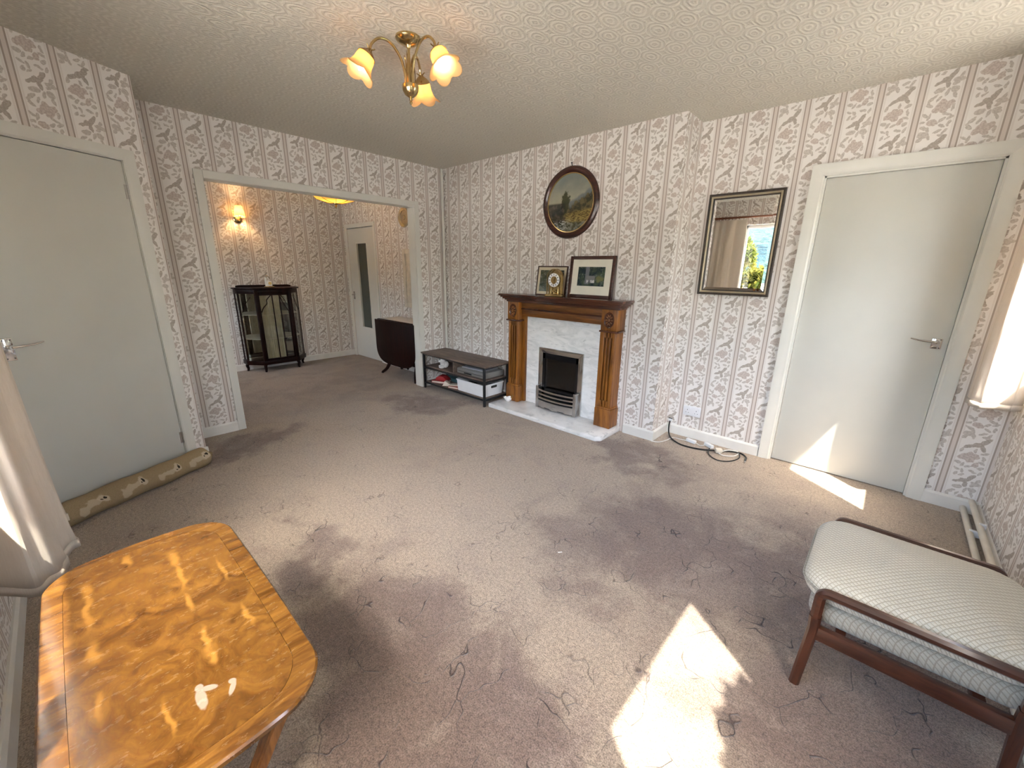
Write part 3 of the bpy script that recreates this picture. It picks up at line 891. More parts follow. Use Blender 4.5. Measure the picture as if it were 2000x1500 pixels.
# right door in the alcove
d2 = thing('door_2', 'white flush door with chrome lever in the alcove', 'door', (3.94, AY, 0), 0, None, 'structure')
M2 = Matrix(((1, 0, 0, 0), (0, -1, 0, 0), (0, 0, 1, 0), (0, 0, 0, 1)))     # y out of the wall
def flip(bm):
    bmesh.ops.recalc_face_normals(bm, faces=bm.faces[:]); return bm
hw0, hw1 = DX0 - 3.94, DX1 - 3.94
bm = B(); bx(bm, hw0 + 0.014, hw1 - 0.014, -0.065, -0.022, 0.006, DZ - 0.014, 0.003, M=M2); obj('door_leaf', flip(bm), 'door_paint', d2)
bm = B()
architrave(bm, hw0 + 0.002, hw1 - 0.002, DZ - 0.002, 0.072, 0.02, 0, 1, M2)
bx(bm, hw0, hw0 + 0.013, -0.24, 0.0, 0, DZ, M=M2); bx(bm, hw1 - 0.013, hw1, -0.24, 0, 0, DZ, M=M2); bx(bm, hw0, hw1, -0.24, 0, DZ - 0.013, DZ, M=M2)
bx(bm, hw0, hw1, -0.24, -0.07, 0, DZ, M=M2)
obj('door_frame', flip(bm), 'white_paint', d2)
lever_handle(d2, Matrix(((1, 0, 0, 4.272 - 3.94), (0, -1, 0, 0.022), (0, 0, 1, 0.995), (0, 0, 0, 1))), -1, (0.046, 0.062))

# glazed dining door
d3 = thing('door_3', 'cream dining room door with tall frosted glass panel', 'door', (-1.91, DY, 0), 0, None, 'structure')
q0, q1 = DD0 + 1.91, DD1 + 1.91
gl0, gl1, gz0, gz1 = -2.04 + 1.91, -1.75 + 1.91, 0.49, 1.73
bm = B()
bx(bm, q0 + 0.004, gl0, -0.045, -0.004, 0.008, DDZ - 0.016, M=M2); bx(bm, gl1, q1 - 0.004, -0.045, -0.004, 0.008, DDZ - 0.016, M=M2)
bx(bm, gl0, gl1, -0.045, -0.004, 0.008, gz0, M=M2); bx(bm, gl0, gl1, -0.045, -0.004, gz1, DDZ - 0.016, M=M2)
leaf3 = obj('door_leaf', flip(bm), 'door_paint', d3)
bm = B(); bx(bm, gl0, gl1, -0.030, -0.024, gz0, gz1, M=M2); obj('frosted_pane', flip(bm), 'frosted_glass', leaf3)
bm = B()
for a in ((gl0 - 0.012, gl0 + 0.004, gz0 - 0.012, gz1 + 0.012), (gl1 - 0.004, gl1 + 0.012, gz0 - 0.012, gz1 + 0.012), (gl0, gl1, gz0 - 0.012, gz0 + 0.004), (gl0, gl1, gz1 - 0.004, gz1 + 0.012)):
    bx(bm, a[0], a[1], -0.006, 0.004, a[2], a[3], 0.002, M=M2)
obj('glazing_bead', flip(bm), 'white_paint', leaf3)
bm = B()
architrave(bm, q0, q1, DDZ - 0.004, 0.055, 0.016, 0, 1, M2)
bx(bm, q0, q1, -0.18, -0.05, 0, DDZ, M=M2)
obj('door_frame', flip(bm), 'white_paint', d3)
lever_handle(d3, Matrix(((1, 0, 0, -2.235 + 1.91), (0, -1, 0, 0.004), (0, 0, 1, 0.965), (0, 0, 0, 1))), 1, (0.04, 0.12))

# ------------------------------------------------------------------ windows
def window(name, label, axis, a0, a1, z0, z1, p_out, p_in, muls, sill, inward):
    # axis 'x': runs along x, plane across y; p_out..p_in the frame depth
    t = thing(name, label, 'window', (0, 0, 0), 0, None, 'structure')
    def bb(bm, s0, s1, q0, q1, c0, c1, bev=0.004):
        lo, hi = min(q0, q1), max(q0, q1)
        if axis == 'x':
            bx(bm, s0, s1, lo, hi, c0, c1, bev)
        else:
            bx(bm, lo, hi, s0, s1, c0, c1, bev)
    w = 0.045
    bm = B()
    bb(bm, a0, a0 + w, p_out, p_in, z0, z1); bb(bm, a1 - w, a1, p_out, p_in, z0, z1)
    bb(bm, a0, a1, p_out, p_in, z0, z0 + w); bb(bm, a0, a1, p_out, p_in, z1 - w, z1)
    for m in muls:
        bb(bm, m - 0.03, m + 0.03, p_out, p_in, z0, z1)
    fr = obj('window_frame', bm, 'window_plastic', t)
    edges = [a0] + list(muls) + [a1]
    pm = (p_out + p_in) / 2
    for e0, e1 in zip(edges[:-1], edges[1:]):
        bm = B(); bb(bm, e0 + 0.02, e1 - 0.02, pm - 0.003, pm + 0.003, z0 + 0.02, z1 - 0.02, 0)
        obj('pane', bm, 'window_glass', fr)
    if sill:
        bm = B(); bb(bm, a0 - 0.05, a1 + 0.05, p_in, sill, z0 - 0.03, z0 + 0.002, 0.006)
        obj('window_sill', bm, 'white_paint', t)
    return t, fr
w1, w1f = window('window_1', 'wide white window looking onto the wooded hill', 'x', WX0, WX1, WZ0, WZ1, SY_ - 0.16, SY_ - 0.10, [2.74, 3.37], SY_ + 0.05, 1)
bm = B()
bx(bm, 2.70, 2.716, SY_ - 0.10, SY_ - 0.085, 1.13, 1.19, 0.003)
tube(bm, spline([(2.708, SY_ - 0.085, 1.16), (2.708, SY_ - 0.055, 1.165), (2.66, SY_ - 0.045, 1.185), (2.60, SY_ - 0.045, 1.165)], 6), 0.006, 8)
obj('window_latch', bm, 'black_metal', w1f)
window('window_2', 'white casement letting sun onto the carpet', 'y', E1[0], E1[1], E1[2], E1[3], EX + 0.10, EX + 0.04, [], None, -1)
window('window_3', 'white casement beside the door alcove corner', 'y', E2[0], E2[1], E2[2], E2[3], EX + 0.10, EX + 0.04, [], None, -1)
window('window_4', 'unseen dining room window added to light that room', 'x', SW[0], SW[1], SW[2], SW[3], SY_ - 0.16, SY_ - 0.10, [-1.3], SY_ + 0.05, 1)  # out of view, put in to light the dining room
# roof slab, with an unseen eave added to shade the south windows
bm = B()
bx(bm, -2.9, 4.78, SY_ - 0.25 - 0.25, SY_ - 0.25, 2.35, 2.50, 0.01)
bx(bm, -2.9, 4.78, SY_ - 0.26, 0.85, H + 0.14, H + 0.30)
struct('trim_3', bm, 'roof_tile', 'roof slab with an unseen eave added to shade the garden window', 'roof')

# ------------------------------------------------------------------ fireplace
HX0, HX1 = 1.12, 2.44
bm = B()
hp = [(HX0, FY), (HX0, -0.335), (2.40, -0.335), (HX1, -0.295), (HX1, FY)]
prism(bm, hp, 'z', 0.0, 0.045, 0.008)
tag(obj('hearth', bm, 'marble', None), 'polished white marble hearth slab on the carpet', 'hearth')

fp = thing('fireplace_surround', 'oak stained fireplace surround with fluted columns and dark shelf', 'fireplace', (1.78, FY, 0.045))
def L(x): return x - 1.78
def Yd(y): return y - FY
PF = -0.105          # column front plane
def zc(z): return z - 0.045
for k, (x0, x1) in enumerate(((1.16, 1.32), (2.243, 2.403))):
    cx = (x0 + x1) / 2
    # plinth
    bm = B()
    bx(bm, L(x0), L(x1), Yd(PF), 0.0, zc(0.045), zc(0.215), 0.004)
    bx(bm, L(x0 + 0.004), L(x1 - 0.004), Yd(PF + 0.004), 0.0, zc(0.215), zc(0.232), 0.006)
    obj('plinth', bm, 'oak_stain', fp)
    # shaft with three recessed flutes
    s0, s1 = x0 + 0.014, x1 - 0.014
    bm = B()
    yb, yf = PF + 0.036, PF + 0.012
    bx(bm, L(s0), L(s1), Yd(yb), 0.0, zc(0.232), zc(0.895))
    wcol = s1 - s0
    fl, gap = 0.017, 0.013
    tot = 4 * 0 + 3 * fl + 2 * gap
    st = cx - tot / 2
    segs = [(s0, st)]
    for q in range(2):
        segs.append((st + fl + q * (fl + gap), st + fl + q * (fl + gap) + gap))
    segs.append((st + tot, s1))
    for a, b in segs:
        bx(bm, L(a), L(b), Yd(yf), Yd(yb) + 0.001, zc(0.232), zc(0.895), 0.002)
    for (za, zb) in ((0.232, 0.29), (0.845, 0.895)):
        bx(bm, L(st), L(st + tot), Yd(yf), Yd(yb) + 0.001, zc(za), zc(zb))
    obj('column', bm, 'oak_stain', fp)
    # necking, block and oval carving
    bm = B(); bx(bm, L(x0 - 0.006), L(x1 + 0.006), Yd(PF - 0.006), 0.0, zc(0.890), zc(0.906), 0.005); obj('necking', bm, 'oak_dark', fp)
    bm = B(); bx(bm, L(x0 + 0.004), L(x1 - 0.004), Yd(PF + 0.004), 0.0, zc(0.906), zc(1.082), 0.004); blk = obj('corner_block', bm, 'oak_stain', fp)
    bm = B()
    Mo = Matrix.Translation((L(cx), Yd(PF + 0.004), zc(0.994))) @ Matrix.Rotation(PI / 2, 4, 'X') @ Matrix.Diagonal((0.047, 0.066, 1, 1))
    lathe(bm, [(0.98, -0.002), (1.0, 0.006), (0.92, 0.010), (0.80, 0.007), (0.76, 0.004)], 28, Mo)
    Mi = Matrix.Translation((L(cx), Yd(PF + 0.004), zc(0.994))) @ Matrix.Rotation(PI / 2, 4, 'X') @ Matrix.Diagonal((0.047, 0.066, 1, 1))
    obj('oval_ring', bm, 'oak_dark', blk)
    bm = B()
    for q in range(10):
        a = 2 * PI * q / 10
        ball(bm, (L(cx) + 0.024 * math.cos(a), Yd(PF + 0.002), zc(0.994) + 0.036 * math.sin(a)), 0.007, 0.006, 0.013, 8, Matrix.Rotation(-a + PI / 2, 4, 'Y'))
    ball(bm, (L(cx), Yd(PF + 0.002), zc(0.994)), 0.010, 0.008, 0.014, 8)
    obj('carved_oval', bm, 'oak_stain', blk)
    # inner slip beside the marble
    sx = (x1, x1 + 0.028) if k == 0 else (x0 - 0.028 + 0.0, x0)
    bm = B(); bx(bm, L(sx[0]) - 0.012, L(sx[1]) + (0.0 if k == 0 else 0.012), Yd(-0.028), 0.0, zc(0.045), zc(0.965), 0.003); obj('inner_slip', bm, 'oak_stain', fp)
bm = B(); bx(bm, L(1.318), L(2.245), Yd(-0.058), 0.0, zc(0.945), zc(1.010), 0.003); obj('lower_rail', bm, 'oak_stain_long', fp)
bm = B(); bx(bm, L(1.318), L(2.245), Yd(-0.070), 0.0, zc(1.008), zc(1.022), 0.005); obj('rail_moulding', bm, 'oak_dark', fp)
bm = B(); bx(bm, L(1.318), L(2.245), Yd(-0.060), 0.0, zc(1.020), zc(1.095), 0.003); obj('frieze', bm, 'oak_stain_long', fp)
# shelf: stepped cornice
bm = B()
for (ov, za, zb, bv) in ((0.004, 1.080, 1.098, 0.004), (0.018, 1.096, 1.110, 0.005), (0.036, 1.108, 1.126, 0.007), (0.052, 1.124, 1.140, 0.006)):
    bx(bm, L(1.16 - ov), L(2.403 + ov), Yd(PF - ov), 0.0, zc(za), zc(zb), bv)
obj('cornice', bm, 'oak_dark', fp)
bm = B(); bx(bm, L(1.095), L(2.468), Yd(PF - 0.065), 0.0, zc(1.138), zc(1.158), 0.005); obj('shelf', bm, 'oak_dark', fp)
# marble back panel with the fire opening
bm = B()
FX0, FX1, FZ1 = 1.60, 1.97, 0.575
bx(bm, L(1.32), L(FX0), Yd(0.0), 0.0, zc(0.045), zc(0.95)); bx(bm, L(FX1), L(2.245), Yd(0.0), 0.0, zc(0.045), zc(0.95)); bx(bm, L(FX0), L(FX1), Yd(0.0), 0.0, zc(FZ1), zc(0.95))
obj('back_panel', bm, 'marble', fp)

fire = thing('inset_fire', 'chrome framed inset fire with black glass and curved grate bars', 'fire', (1.78, 0.0, 0.045))
fx0, fx1, fz1 = 1.522 - 1.78, 2.042 - 1.78, 0.652 - 0.045
fb = 0.05
bm = B()
def fr_strip(bm, quad, y0, y1):
    prism(bm, quad, 'y', y0, y1, 0.002)
fr_strip(bm, [(fx0, 0), (fx0 + fb, 0), (fx0 + fb, fz1 - fb), (fx0, fz1)], -0.018, -0.002); obj('frame_side', bm, 'chrome', fire)
bm = B(); fr_strip(bm, [(fx1 - fb, 0), (fx1, 0), (fx1, fz1), (fx1 - fb, fz1 - fb)], -0.018, -0.002); obj('frame_side', bm, 'chrome', fire)
bm = B(); fr_strip(bm, [(fx0, fz1), (fx0 + fb, fz1 - fb), (fx1 - fb, fz1 - fb), (fx1, fz1)], -0.018, -0.002); obj('frame_top', bm, 'chrome', fire)
gx0, gx1, gz1_ = fx0 + fb, fx1 - fb, fz1 - fb
bm = B()
bx(bm, gx0, gx0 + 0.028, -0.014, 0.0, 0.10, gz1_); bx(bm, gx1 - 0.028, gx1, -0.014, 0.0, 0.10, gz1_)
bx(bm, gx0, gx1, -0.014, 0.0, gz1_ - 0.055, gz1_); bx(bm, gx0, gx1, -0.014, 0.0, 0.09, 0.20)
obj('glass_surround', bm, 'black_gloss', fire)
bm = B(); bx(bm, gx0 + 0.024, gx1 - 0.024, -0.008, -0.004, 0.19, gz1_ - 0.05); obj('fire_window', bm, 'fire_glass', fire)
bm = B()
bx(bm, FX0 - 1.78 + 0.004, FX1 - 1.78 - 0.004, 0.025, 0.030, 0.06, 0.525); bx(bm, FX0 - 1.78 + 0.004, FX1 - 1.78 - 0.004, 0.0, 0.03, 0.05, 0.09)
obj('firebox', bm, 'coal', fire)
bm = B()
for q in range(14):
    a = rnd.uniform(-0.14, 0.14)
    ball(bm, (a, 0.008, 0.20 + rnd.uniform(0, 0.07) * (1 - abs(a) / 0.16)), rnd.uniform(0.02, 0.035), 0.010, rnd.uniform(0.014, 0.022), 8)
obj('coals', bm, 'ember_log', fire)
# fret in front: uprights, three bowed bars, lower plate
for sx in (gx0 - 0.035, gx1 - 0.005):
    bm = B(); bx(bm, sx, sx + 0.034, -0.072, -0.016, 0.0, 0.215, 0.004); bx(bm, sx + 0.004, sx + 0.03, -0.076, -0.02, 0.215, 0.228, 0.003); obj('grate_post', bm, 'steel_brushed', fire)
def bow(u): return -0.062 - 0.030 * (1 - (2 * u - 1) ** 2)
for zz in (0.185, 0.145, 0.105):
    bm = B()
    bar(bm, [(gx0 - 0.004 + (gx1 - gx0 + 0.008) * i / 16, bow(i / 16), zz) for i in range(17)], 0.010, 0.017, (0, 0, 1))
    obj('grate_bar', bm, 'steel_brushed', fire)
bm = B()
lo = []
for i in range(17):
    u = i / 16; x = gx0 - 0.004 + (gx1 - gx0 + 0.008) * u; y = bow(u)
    zb = 0.012 + 0.012 * (1 - abs(2 * u - 1)) * 0 + (0.010 if 0.2 < u < 0.42 or 0.58 < u < 0.8 else 0.0)
    lo.append([(x, y - 0.004, zb), (x, y + 0.006, zb), (x, y + 0.006, 0.082), (x, y - 0.004, 0.082)])
rings(bm, lo)
obj('fret_plate', bm, 'steel_brushed', fire)
bm = B(); bx(bm, gx0 - 0.004, gx1 + 0.004, -0.055, -0.018, 0.0, 0.10); obj('ash_box', bm, 'black_metal', fire)
bm = B(); ball(bm, (0, -0.098, 0.05), 0.03, 0.006, 0.008, 10); ball(bm, (0, -0.10, 0.03), 0.008, 0.006, 0.016, 8); obj('fret_ornament', bm, 'steel_brushed', fire)

# ------------------------------------------------------------------ on the mantel
SZ = 1.158
def framed(name, label, x0, x1, h, lean, y0, fw_, depth, mount, mb, pr, framemat, mountmat, rotz=0.0):
    # picture leaning back against the wall; local origin at bottom centre of the frame
    cx = (x0 + x1) / 2; w = x1 - x0
    t = thing(name, label, 'picture', (cx, y0, SZ), rotz, 'framed prints on the mantel')
    R = Matrix.Rotation(-lean, 4, 'X')
    for nm, a in (('frame_side', (-w / 2, -w / 2 + fw_, 0, h)), ('frame_side', (w / 2 - fw_, w / 2, 0, h)), ('frame_rail', (-w / 2 + fw_, w / 2 - fw_, 0, fw_)), ('frame_rail', (-w / 2 + fw_, w / 2 - fw_, h - fw_, h))):
        bm = B(); bx(bm, a[0], a[1], 0, depth, a[2], a[3], 0.003, M=R); obj(nm, bm, framemat, t)
    bm = B(); bx(bm, -w / 2 + fw_, w / 2 - fw_, depth * 0.4, depth * 0.9, fw_, h - fw_, M=R); obj('mount', bm, mountmat, t)
    bm = B()
    pw, ph = w - 2 * fw_ - 2 * mount, h - 2 * fw_ - mb - mount
    bx(bm, -pw / 2, pw / 2, -0.001, 0.003, -ph / 2, ph / 2)
    p = obj('print', bm, pr, t)
    p.matrix_local = R @ Matrix.Translation((0, depth * 0.4 - 0.0015, fw_ + mb + ph / 2))
    return t
framed('picture_frame', 'large dark framed cottage print leaning on the mantel', 1.838, 2.285, 0.355, 0.10, -0.035, 0.028, 0.022, 0.062, 0.075, 'print_cottage', 'picture_wood', 'cream_mount')
framed('picture_frame', 'small framed aerial view print behind the gold clock', 1.452, 1.80, 0.272, 0.14, -0.022, 0.011, 0.014, 0.028, 0.026, 'print_aerial', 'picture_wood', 'buff_mount')

clk = thing('mantel_clock', 'gold arched mantel clock with white chapter ring', 'clock', (1.745, -0.098, SZ), 0.05)
def arch(hw, hz, n=14):
    pts = [(-hw, 0.0)]
    for i in range(n + 1):
        a = PI - PI * i / n
        pts.append((hw * math.cos(a), hz + hw * math.sin(a)))
    pts.append((hw, 0.0))
    return pts
bm = B(); bx(bm, -0.088, 0.088, -0.032, 0.032, 0.0, 0.014, 0.003); bx(bm, -0.080, 0.080, -0.026, 0.026, 0.014, 0.022, 0.002); obj('base', bm, 'brass', clk)
bm = B()
o_, i_ = arch(0.076, 0.148), arch(0.069, 0.148)
for y0_, y1_ in ((-0.022, -0.014), (0.012, 0.020)):
    lo = [[(a, y0_, 0.02 + b) for a, b in o_], [(a, y1_, 0.02 + b) for a, b in o_], [(a, y1_, 0.02 + b) for a, b in i_], [(a, y0_, 0.02 + b) for a, b in i_], [(a, y0_, 0.02 + b) for a, b in o_]]
    rings(bm, lo, False, False, False)
obj('arch_case', bm, 'brass', clk)
bm = B(); prism(bm, [(a, 0.02 + b) for a, b in arch(0.070, 0.148)], 'y', 0.010, 0.014); obj('back_plate', bm, 'brass', clk)
for sx in (-0.038, 0.038):
    bm = B(); lathe(bm, [(0.009, 0.022), (0.006, 0.03), (0.0055, 0.08), (0.009, 0.09)], 12, Matrix.Translation((sx, -0.006, 0))); obj('pillar', bm, 'brass', clk)
Mc = Matrix.Translation((0, -0.018, 0.145)) @ Matrix.Rotation(PI / 2, 4, 'X')
bm = B(); lathe(bm, [(0.034, 0.0), (0.060, 0.0), (0.060, 0.004), (0.034, 0.004), (0.034, 0.0)], 36, Mc, False); dial = obj('chapter_ring', bm, 'dial_white', clk)
bm = B(); lathe(bm, [(0.035, -0.004), (0.035, 0.001)], 28, Mc); obj('dial_centre', bm, 'antique_brass', clk)
bm = B()
for q in range(12):
    a = PI * 2 * q / 12
    bx(bm, -0.0028, 0.0028, -0.0005, 0.001, 0.039, 0.055, M=Matrix.Translation((0, -0.0225, 0.145)) @ Matrix.Rotation(a, 4, 'Y'))
obj('numeral_mark', bm, 'dial_black', dial)
bm = B()
bx(bm, -0.003, 0.003, -0.0265, -0.0245, -0.006, 0.030, M=Matrix.Translation((0, 0, 0.145)) @ Matrix.Rotation(math.radians(20), 4, 'Y'))
bx(bm, -0.002, 0.002, -0.0285, -0.0265, -0.008, 0.046, M=Matrix.Translation((0, 0, 0.145)) @ Matrix.Rotation(math.radians(185), 4, 'Y'))
obj('clock_hands', bm, 'brass', dial)
bm = B()
for q in range(4):
    a = PI / 2 * q
    ball(bm, (0.016 * math.cos(a), -0.006, 0.045 + 0.0 + 0.010 * math.sin(a)), 0.008, 0.008, 0.008, 8)
lathe(bm, [(0.02, 0.028), (0.02, 0.032)], 16, Matrix.Translation((0, -0.006, 0)))
obj('pendulum', bm, 'antique_brass', clk)

# ------------------------------------------------------------------ round painting
rp = thing('round_painting', 'round dark framed landscape painting hung above the mantel', 'picture', (1.782, FY, 1.957))
Mr = Matrix.Rotation(PI / 2, 4, 'X')
bm = B(); lathe(bm, [(0.238, 0.0), (0.292, 0.0), (0.295, 0.012), (0.288, 0.024), (0.272, 0.030), (0.256, 0.026), (0.247, 0.017), (0.240, 0.012), (0.238, 0.0)], 64, Mr, False); obj('frame', bm, 'picture_wood', rp)
bm = B(); lathe(bm, [(0.234, 0.006), (0.243, 0.008), (0.243, 0.016), (0.236, 0.017), (0.234, 0.006)], 64, Mr, False); obj('gilt_slip', bm, 'gold_trim', rp)
bm = B(); lathe(bm, [(0.240, 0.002), (0.240, 0.009)], 64, Mr); obj('canvas', bm, 'painted_landscape', rp)
bm = B(); tube(bm, [(0, -0.004, 0.285), (0, -0.010, 0.315)], 0.004, 8); ball(bm, (0, -0.012, 0.318), 0.008, 0.006, 0.006, 8); obj('hanging_hook', bm, 'black_metal', rp)

# ------------------------------------------------------------------ wall mirror
mx0, mx1, mz0, mz1 = 2.858, 3.355, 1.223, 1.952
mr = thing('wall_mirror', 'rectangular wall mirror with dark and gold frame beside the alcove door', 'mirror', ((mx0 + mx1) / 2, AY, mz0))
mw, mh = mx1 - mx0, mz1 - mz0
def ring_frame(bm, w, h, prof):
    # prof: (inset, depth) from outer edge; mitred rectangular ring, y towards the room is negative
    lo = []
    for a, d in prof:
        lo.append([(-w / 2 + a, -d, a), (w / 2 - a, -d, a), (w / 2 - a, -d, h - a), (-w / 2 + a, -d, h - a)])
    return rings(bm, lo, False, False)
bm = B(); ring_frame(bm, mw, mh, [(0, 0.0), (0, 0.024), (0.006, 0.028), (0.016, 0.026), (0.018, 0.020)]); obj('outer_frame', bm, 'dark_frame', mr)
bm = B(); ring_frame(bm, mw, mh, [(0.015, 0.0), (0.015, 0.024), (0.022, 0.027), (0.029, 0.022), (0.030, 0.016)]); obj('gilt_band', bm, 'gilt_frame', mr)
bm = B(); ring_frame(bm, mw, mh, [(0.029, 0.0), (0.029, 0.019), (0.036, 0.016), (0.038, 0.010)]); obj('inner_frame', bm, 'dark_frame', mr)
bm = B(); ring_frame(bm, mw, mh, [(0.036, 0.0085), (0.056, 0.0115)])
lo = [(-mw / 2 + 0.056, -0.0115, 0.056), (mw / 2 - 0.056, -0.0115, 0.056), (mw / 2 - 0.056, -0.0115, mh - 0.056), (-mw / 2 + 0.056, -0.0115, mh - 0.056)]
t_ = bmesh.new(); t_.faces.new([t_.verts.new(p) for p in lo]); merge(bm, t_)
bmesh.ops.remove_doubles(bm, verts=bm.verts[:], dist=1e-5)
bmesh.ops.recalc_face_normals(bm, faces=bm.faces[:])
for f in bm.faces:
    if f.normal.y > 0:
        f.normal_flip()
obj('mirror_plate', bm, 'mirror_glass', mr, False)
bm = B(); bx(bm, -mw / 2 + 0.02, mw / 2 - 0.02, -0.006, -0.001, 0.02, mh - 0.02); obj('backing_board', bm, 'dark_frame', mr)

# ------------------------------------------------------------------ socket and cables in the alcove
sk = thing('wall_socket', 'white double wall socket low in the alcove', 'socket', (2.94, AY, 0.238))
bm = B(); bx(bm, -0.073, 0.073, -0.009, 0.0, -0.043, 0.043, 0.003); obj('faceplate', bm, 'socket_white', sk)
for sx in (-0.037, 0.037):
    bm = B()
    bx(bm, sx - 0.002, sx + 0.002, -0.0096, -0.008, 0.004, 0.013); bx(bm, sx - 0.014, sx - 0.008, -0.0096, -0.008, -0.017, -0.013); bx(bm, sx + 0.008, sx + 0.014, -0.0096, -0.008, -0.017, -0.013)
    obj('pin_slots', bm, 'slot_dark', sk)
    bm = B(); bx(bm, sx + 0.014, sx + 0.024, -0.013, -0.008, 0.016, 0.034, 0.002); obj('rocker_switch', bm, 'socket_white', sk)
bp = thing('aerial_outlet', 'small white aerial outlet where the black cable enters', 'socket', (2.768, AY, 0.118))
bm = B(); bx(bm, -0.014, 0.014, -0.012, 0.0, -0.016, 0.016, 0.003); obj('outlet_body', bm, 'socket_white', bp)
bm = B(); bx(bm, -0.016, 0.016, -0.016, -0.004, 0.012, 0.018, 0.001); obj('outlet_lip', bm, 'black_wire', bp)
cz = 0.007
bm = B()
tube(bm, spline([(2.768, AY - 0.012, 0.108), (2.772, AY - 0.035, 0.07), (2.80, AY - 0.09, 0.02), (2.86, 0.17, cz), (2.97, 0.105, cz), (3.10, 0.12, cz), (3.20, 0.18, cz), (3.30, 0.255, cz), (3.37, 0.27, cz), (3.42, 0.22, cz), (3.435, 0.14, cz + 0.002)], 8), 0.0062, 8)
c1 = tag(obj('black_cable', bm, 'black_wire'), 'thick black cable running from the aerial outlet over the carpet', 'cable')
bm = B(); lathe(bm, [(0.005, 0), (0.005, 0.03), (0.003, 0.034)], 10, Matrix.Translation((3.435, 0.14, cz + 0.001)) @ Matrix.Rotation(PI / 2, 4, 'X') @ Matrix.Rotation(0.1, 4, 'Y')); obj('cable_end', bm, 'chrome', c1)
bm = B()
tube(bm, spline([(3.165, 0.165, cz + 0.012), (3.175, 0.11, cz), (3.21, 0.05, cz), (3.27, 0.012, cz), (3.33, 0.035, cz), (3.37, 0.10, cz), (3.385, 0.18, cz), (3.36, 0.25, cz + 0.012)], 8), 0.0042, 8)
tag(obj('thin_black_lead', bm, 'black_wire'), 'thin black lead curled in a loop on the carpet', 'cable')
bm = B()
tube(bm, spline([(2.745, 0.008, 0.005), (2.80, 0.03, 0.005), (2.835, 0.12, 0.005), (2.85, 0.205, 0.006), (2.92, 0.19, 0.018), (2.965, 0.21, 0.012)], 8), 0.0038, 8)
wc = tag(obj('white_lead', bm, 'white_wire'), 'white lead with inline connectors lying beside the skirting', 'cable')
for (px, py, rz) in ((3.0, 0.225, -0.25), (3.14, 0.235, -0.55)):
    bm = B(); bx(bm, -0.042, 0.042, -0.016, 0.016, 0.0, 0.028, 0.006, M=Matrix.Translation((px, py, 0.001)) @ Matrix.Rotation(rz, 4, 'Z')); obj('connector', bm, 'white_plastic', wc)
bm = B(); tube(bm, spline([(3.03, 0.235, 0.010), (3.08, 0.20, 0.006), (3.11, 0.225, 0.01)], 6), 0.0035, 8); obj('lead_end', bm, 'white_wire', wc)
bm = B()
tube(bm, spline([(3.255, 0.165, 0.02), (3.30, 0.215, 0.03), (3.36, 0.255, 0.016), (3.345, 0.175, 0.008), (3.28, 0.13, 0.007), (3.24, 0.15, 0.010)], 8), 0.004, 8)
pg = tag(obj('plug_lead', bm, 'white_wire'), 'cream three pin plug on a short looped lead', 'plug')
bm = B(); bx(bm, -0.026, 0.026, -0.022, 0.022, 0.0, 0.036, 0.01, M=Matrix.Translation((3.235, 0.165, 0.004)) @ Matrix.Rotation(0.6, 4, 'Z')); obj('plug_body', bm, 'pipe_cream', pg)

# ------------------------------------------------------------------ heating pipes along the east wall
for (px, pz, lab) in ((4.585, 0.032, 'cream heating pipe on the carpet, the outer of the pair'), (4.613, 0.083, 'cream heating pipe against the skirting, the upper of the pair')):
    bm = B(); tube(bm, [(px, AY - 0.012, pz), (px, -1.2, pz), (px, SY_ + 0.02, pz)], 0.015, 12)
    p = tag(obj('heating_pipe', bm, 'pipe_cream'), lab, 'pipe', 'heating pipes along the window wall')
    for yy in (-0.02, -1.3, -2.6):
        bm = B(); bx(bm, px - 0.004, EX - 0.014, yy - 0.01, yy + 0.01, pz - 0.018, pz + 0.018, 0.003); obj('pipe_clip', bm, 'white_plastic', p)

# ------------------------------------------------------------------ TV bench and what stands on it
UX0, UX1, UY0, UY1 = 0.022, 1.130, -0.383, -0.006
tv = thing('tv_bench', 'low industrial bench with walnut shelves and black metal frame', 'tv bench', ((UX0 + UX1) / 2, (UY0 + UY1) / 2, 0))
ux, uy = (UX1 - UX0) / 2, (UY1 - UY0) / 2
bm = B(); bx(bm, -ux, ux, -uy, uy, 0.420, 0.437, 0.002); obj('top_board', bm, 'grey_walnut', tv)
for sx in (-1, 1):
    for sy in (-1, 1):
        cx, cy = sx * (ux - 0.038), sy * (uy - 0.018)
        bm = B(); bx(bm, cx - 0.011, cx + 0.011, cy - 0.011, cy + 0.011, 0.0, 0.42, 0.002); obj('leg', bm, 'black_metal', tv)
lx, ly = ux - 0.038, uy - 0.018
for zz in (0.405, 0.248, 0.062):
    for sy in (-1, 1):
        bm = B(); bx(bm, -lx + 0.011, lx - 0.011, sy * ly - 0.009, sy * ly + 0.009, zz, zz + 0.017, 0.002); obj('frame_rail', bm, 'black_metal', tv)
    for sx in (-1, 1):
        bm = B(); bx(bm, sx * lx - 0.009, sx * lx + 0.009, -ly + 0.011, ly - 0.011, zz, zz + 0.017, 0.002); obj('frame_rail', bm, 'black_metal', tv)
bm = B(); bx(bm, -lx + 0.011, lx - 0.011, -ly + 0.01, ly - 0.01, 0.262, 0.277, 0.001); obj('middle_shelf', bm, 'grey_walnut', tv)
bm = B(); bx(bm, -lx + 0.011, lx - 0.011, -ly + 0.01, ly - 0.01, 0.074, 0.087, 0.001); obj('bottom_shelf', bm, 'grey_walnut', tv)
bm = B(); bx(bm, 0.0, 0.016, -ly + 0.012, ly - 0.012, 0.277, 0.405, 0.001); obj('divider', bm, 'grey_walnut', tv)

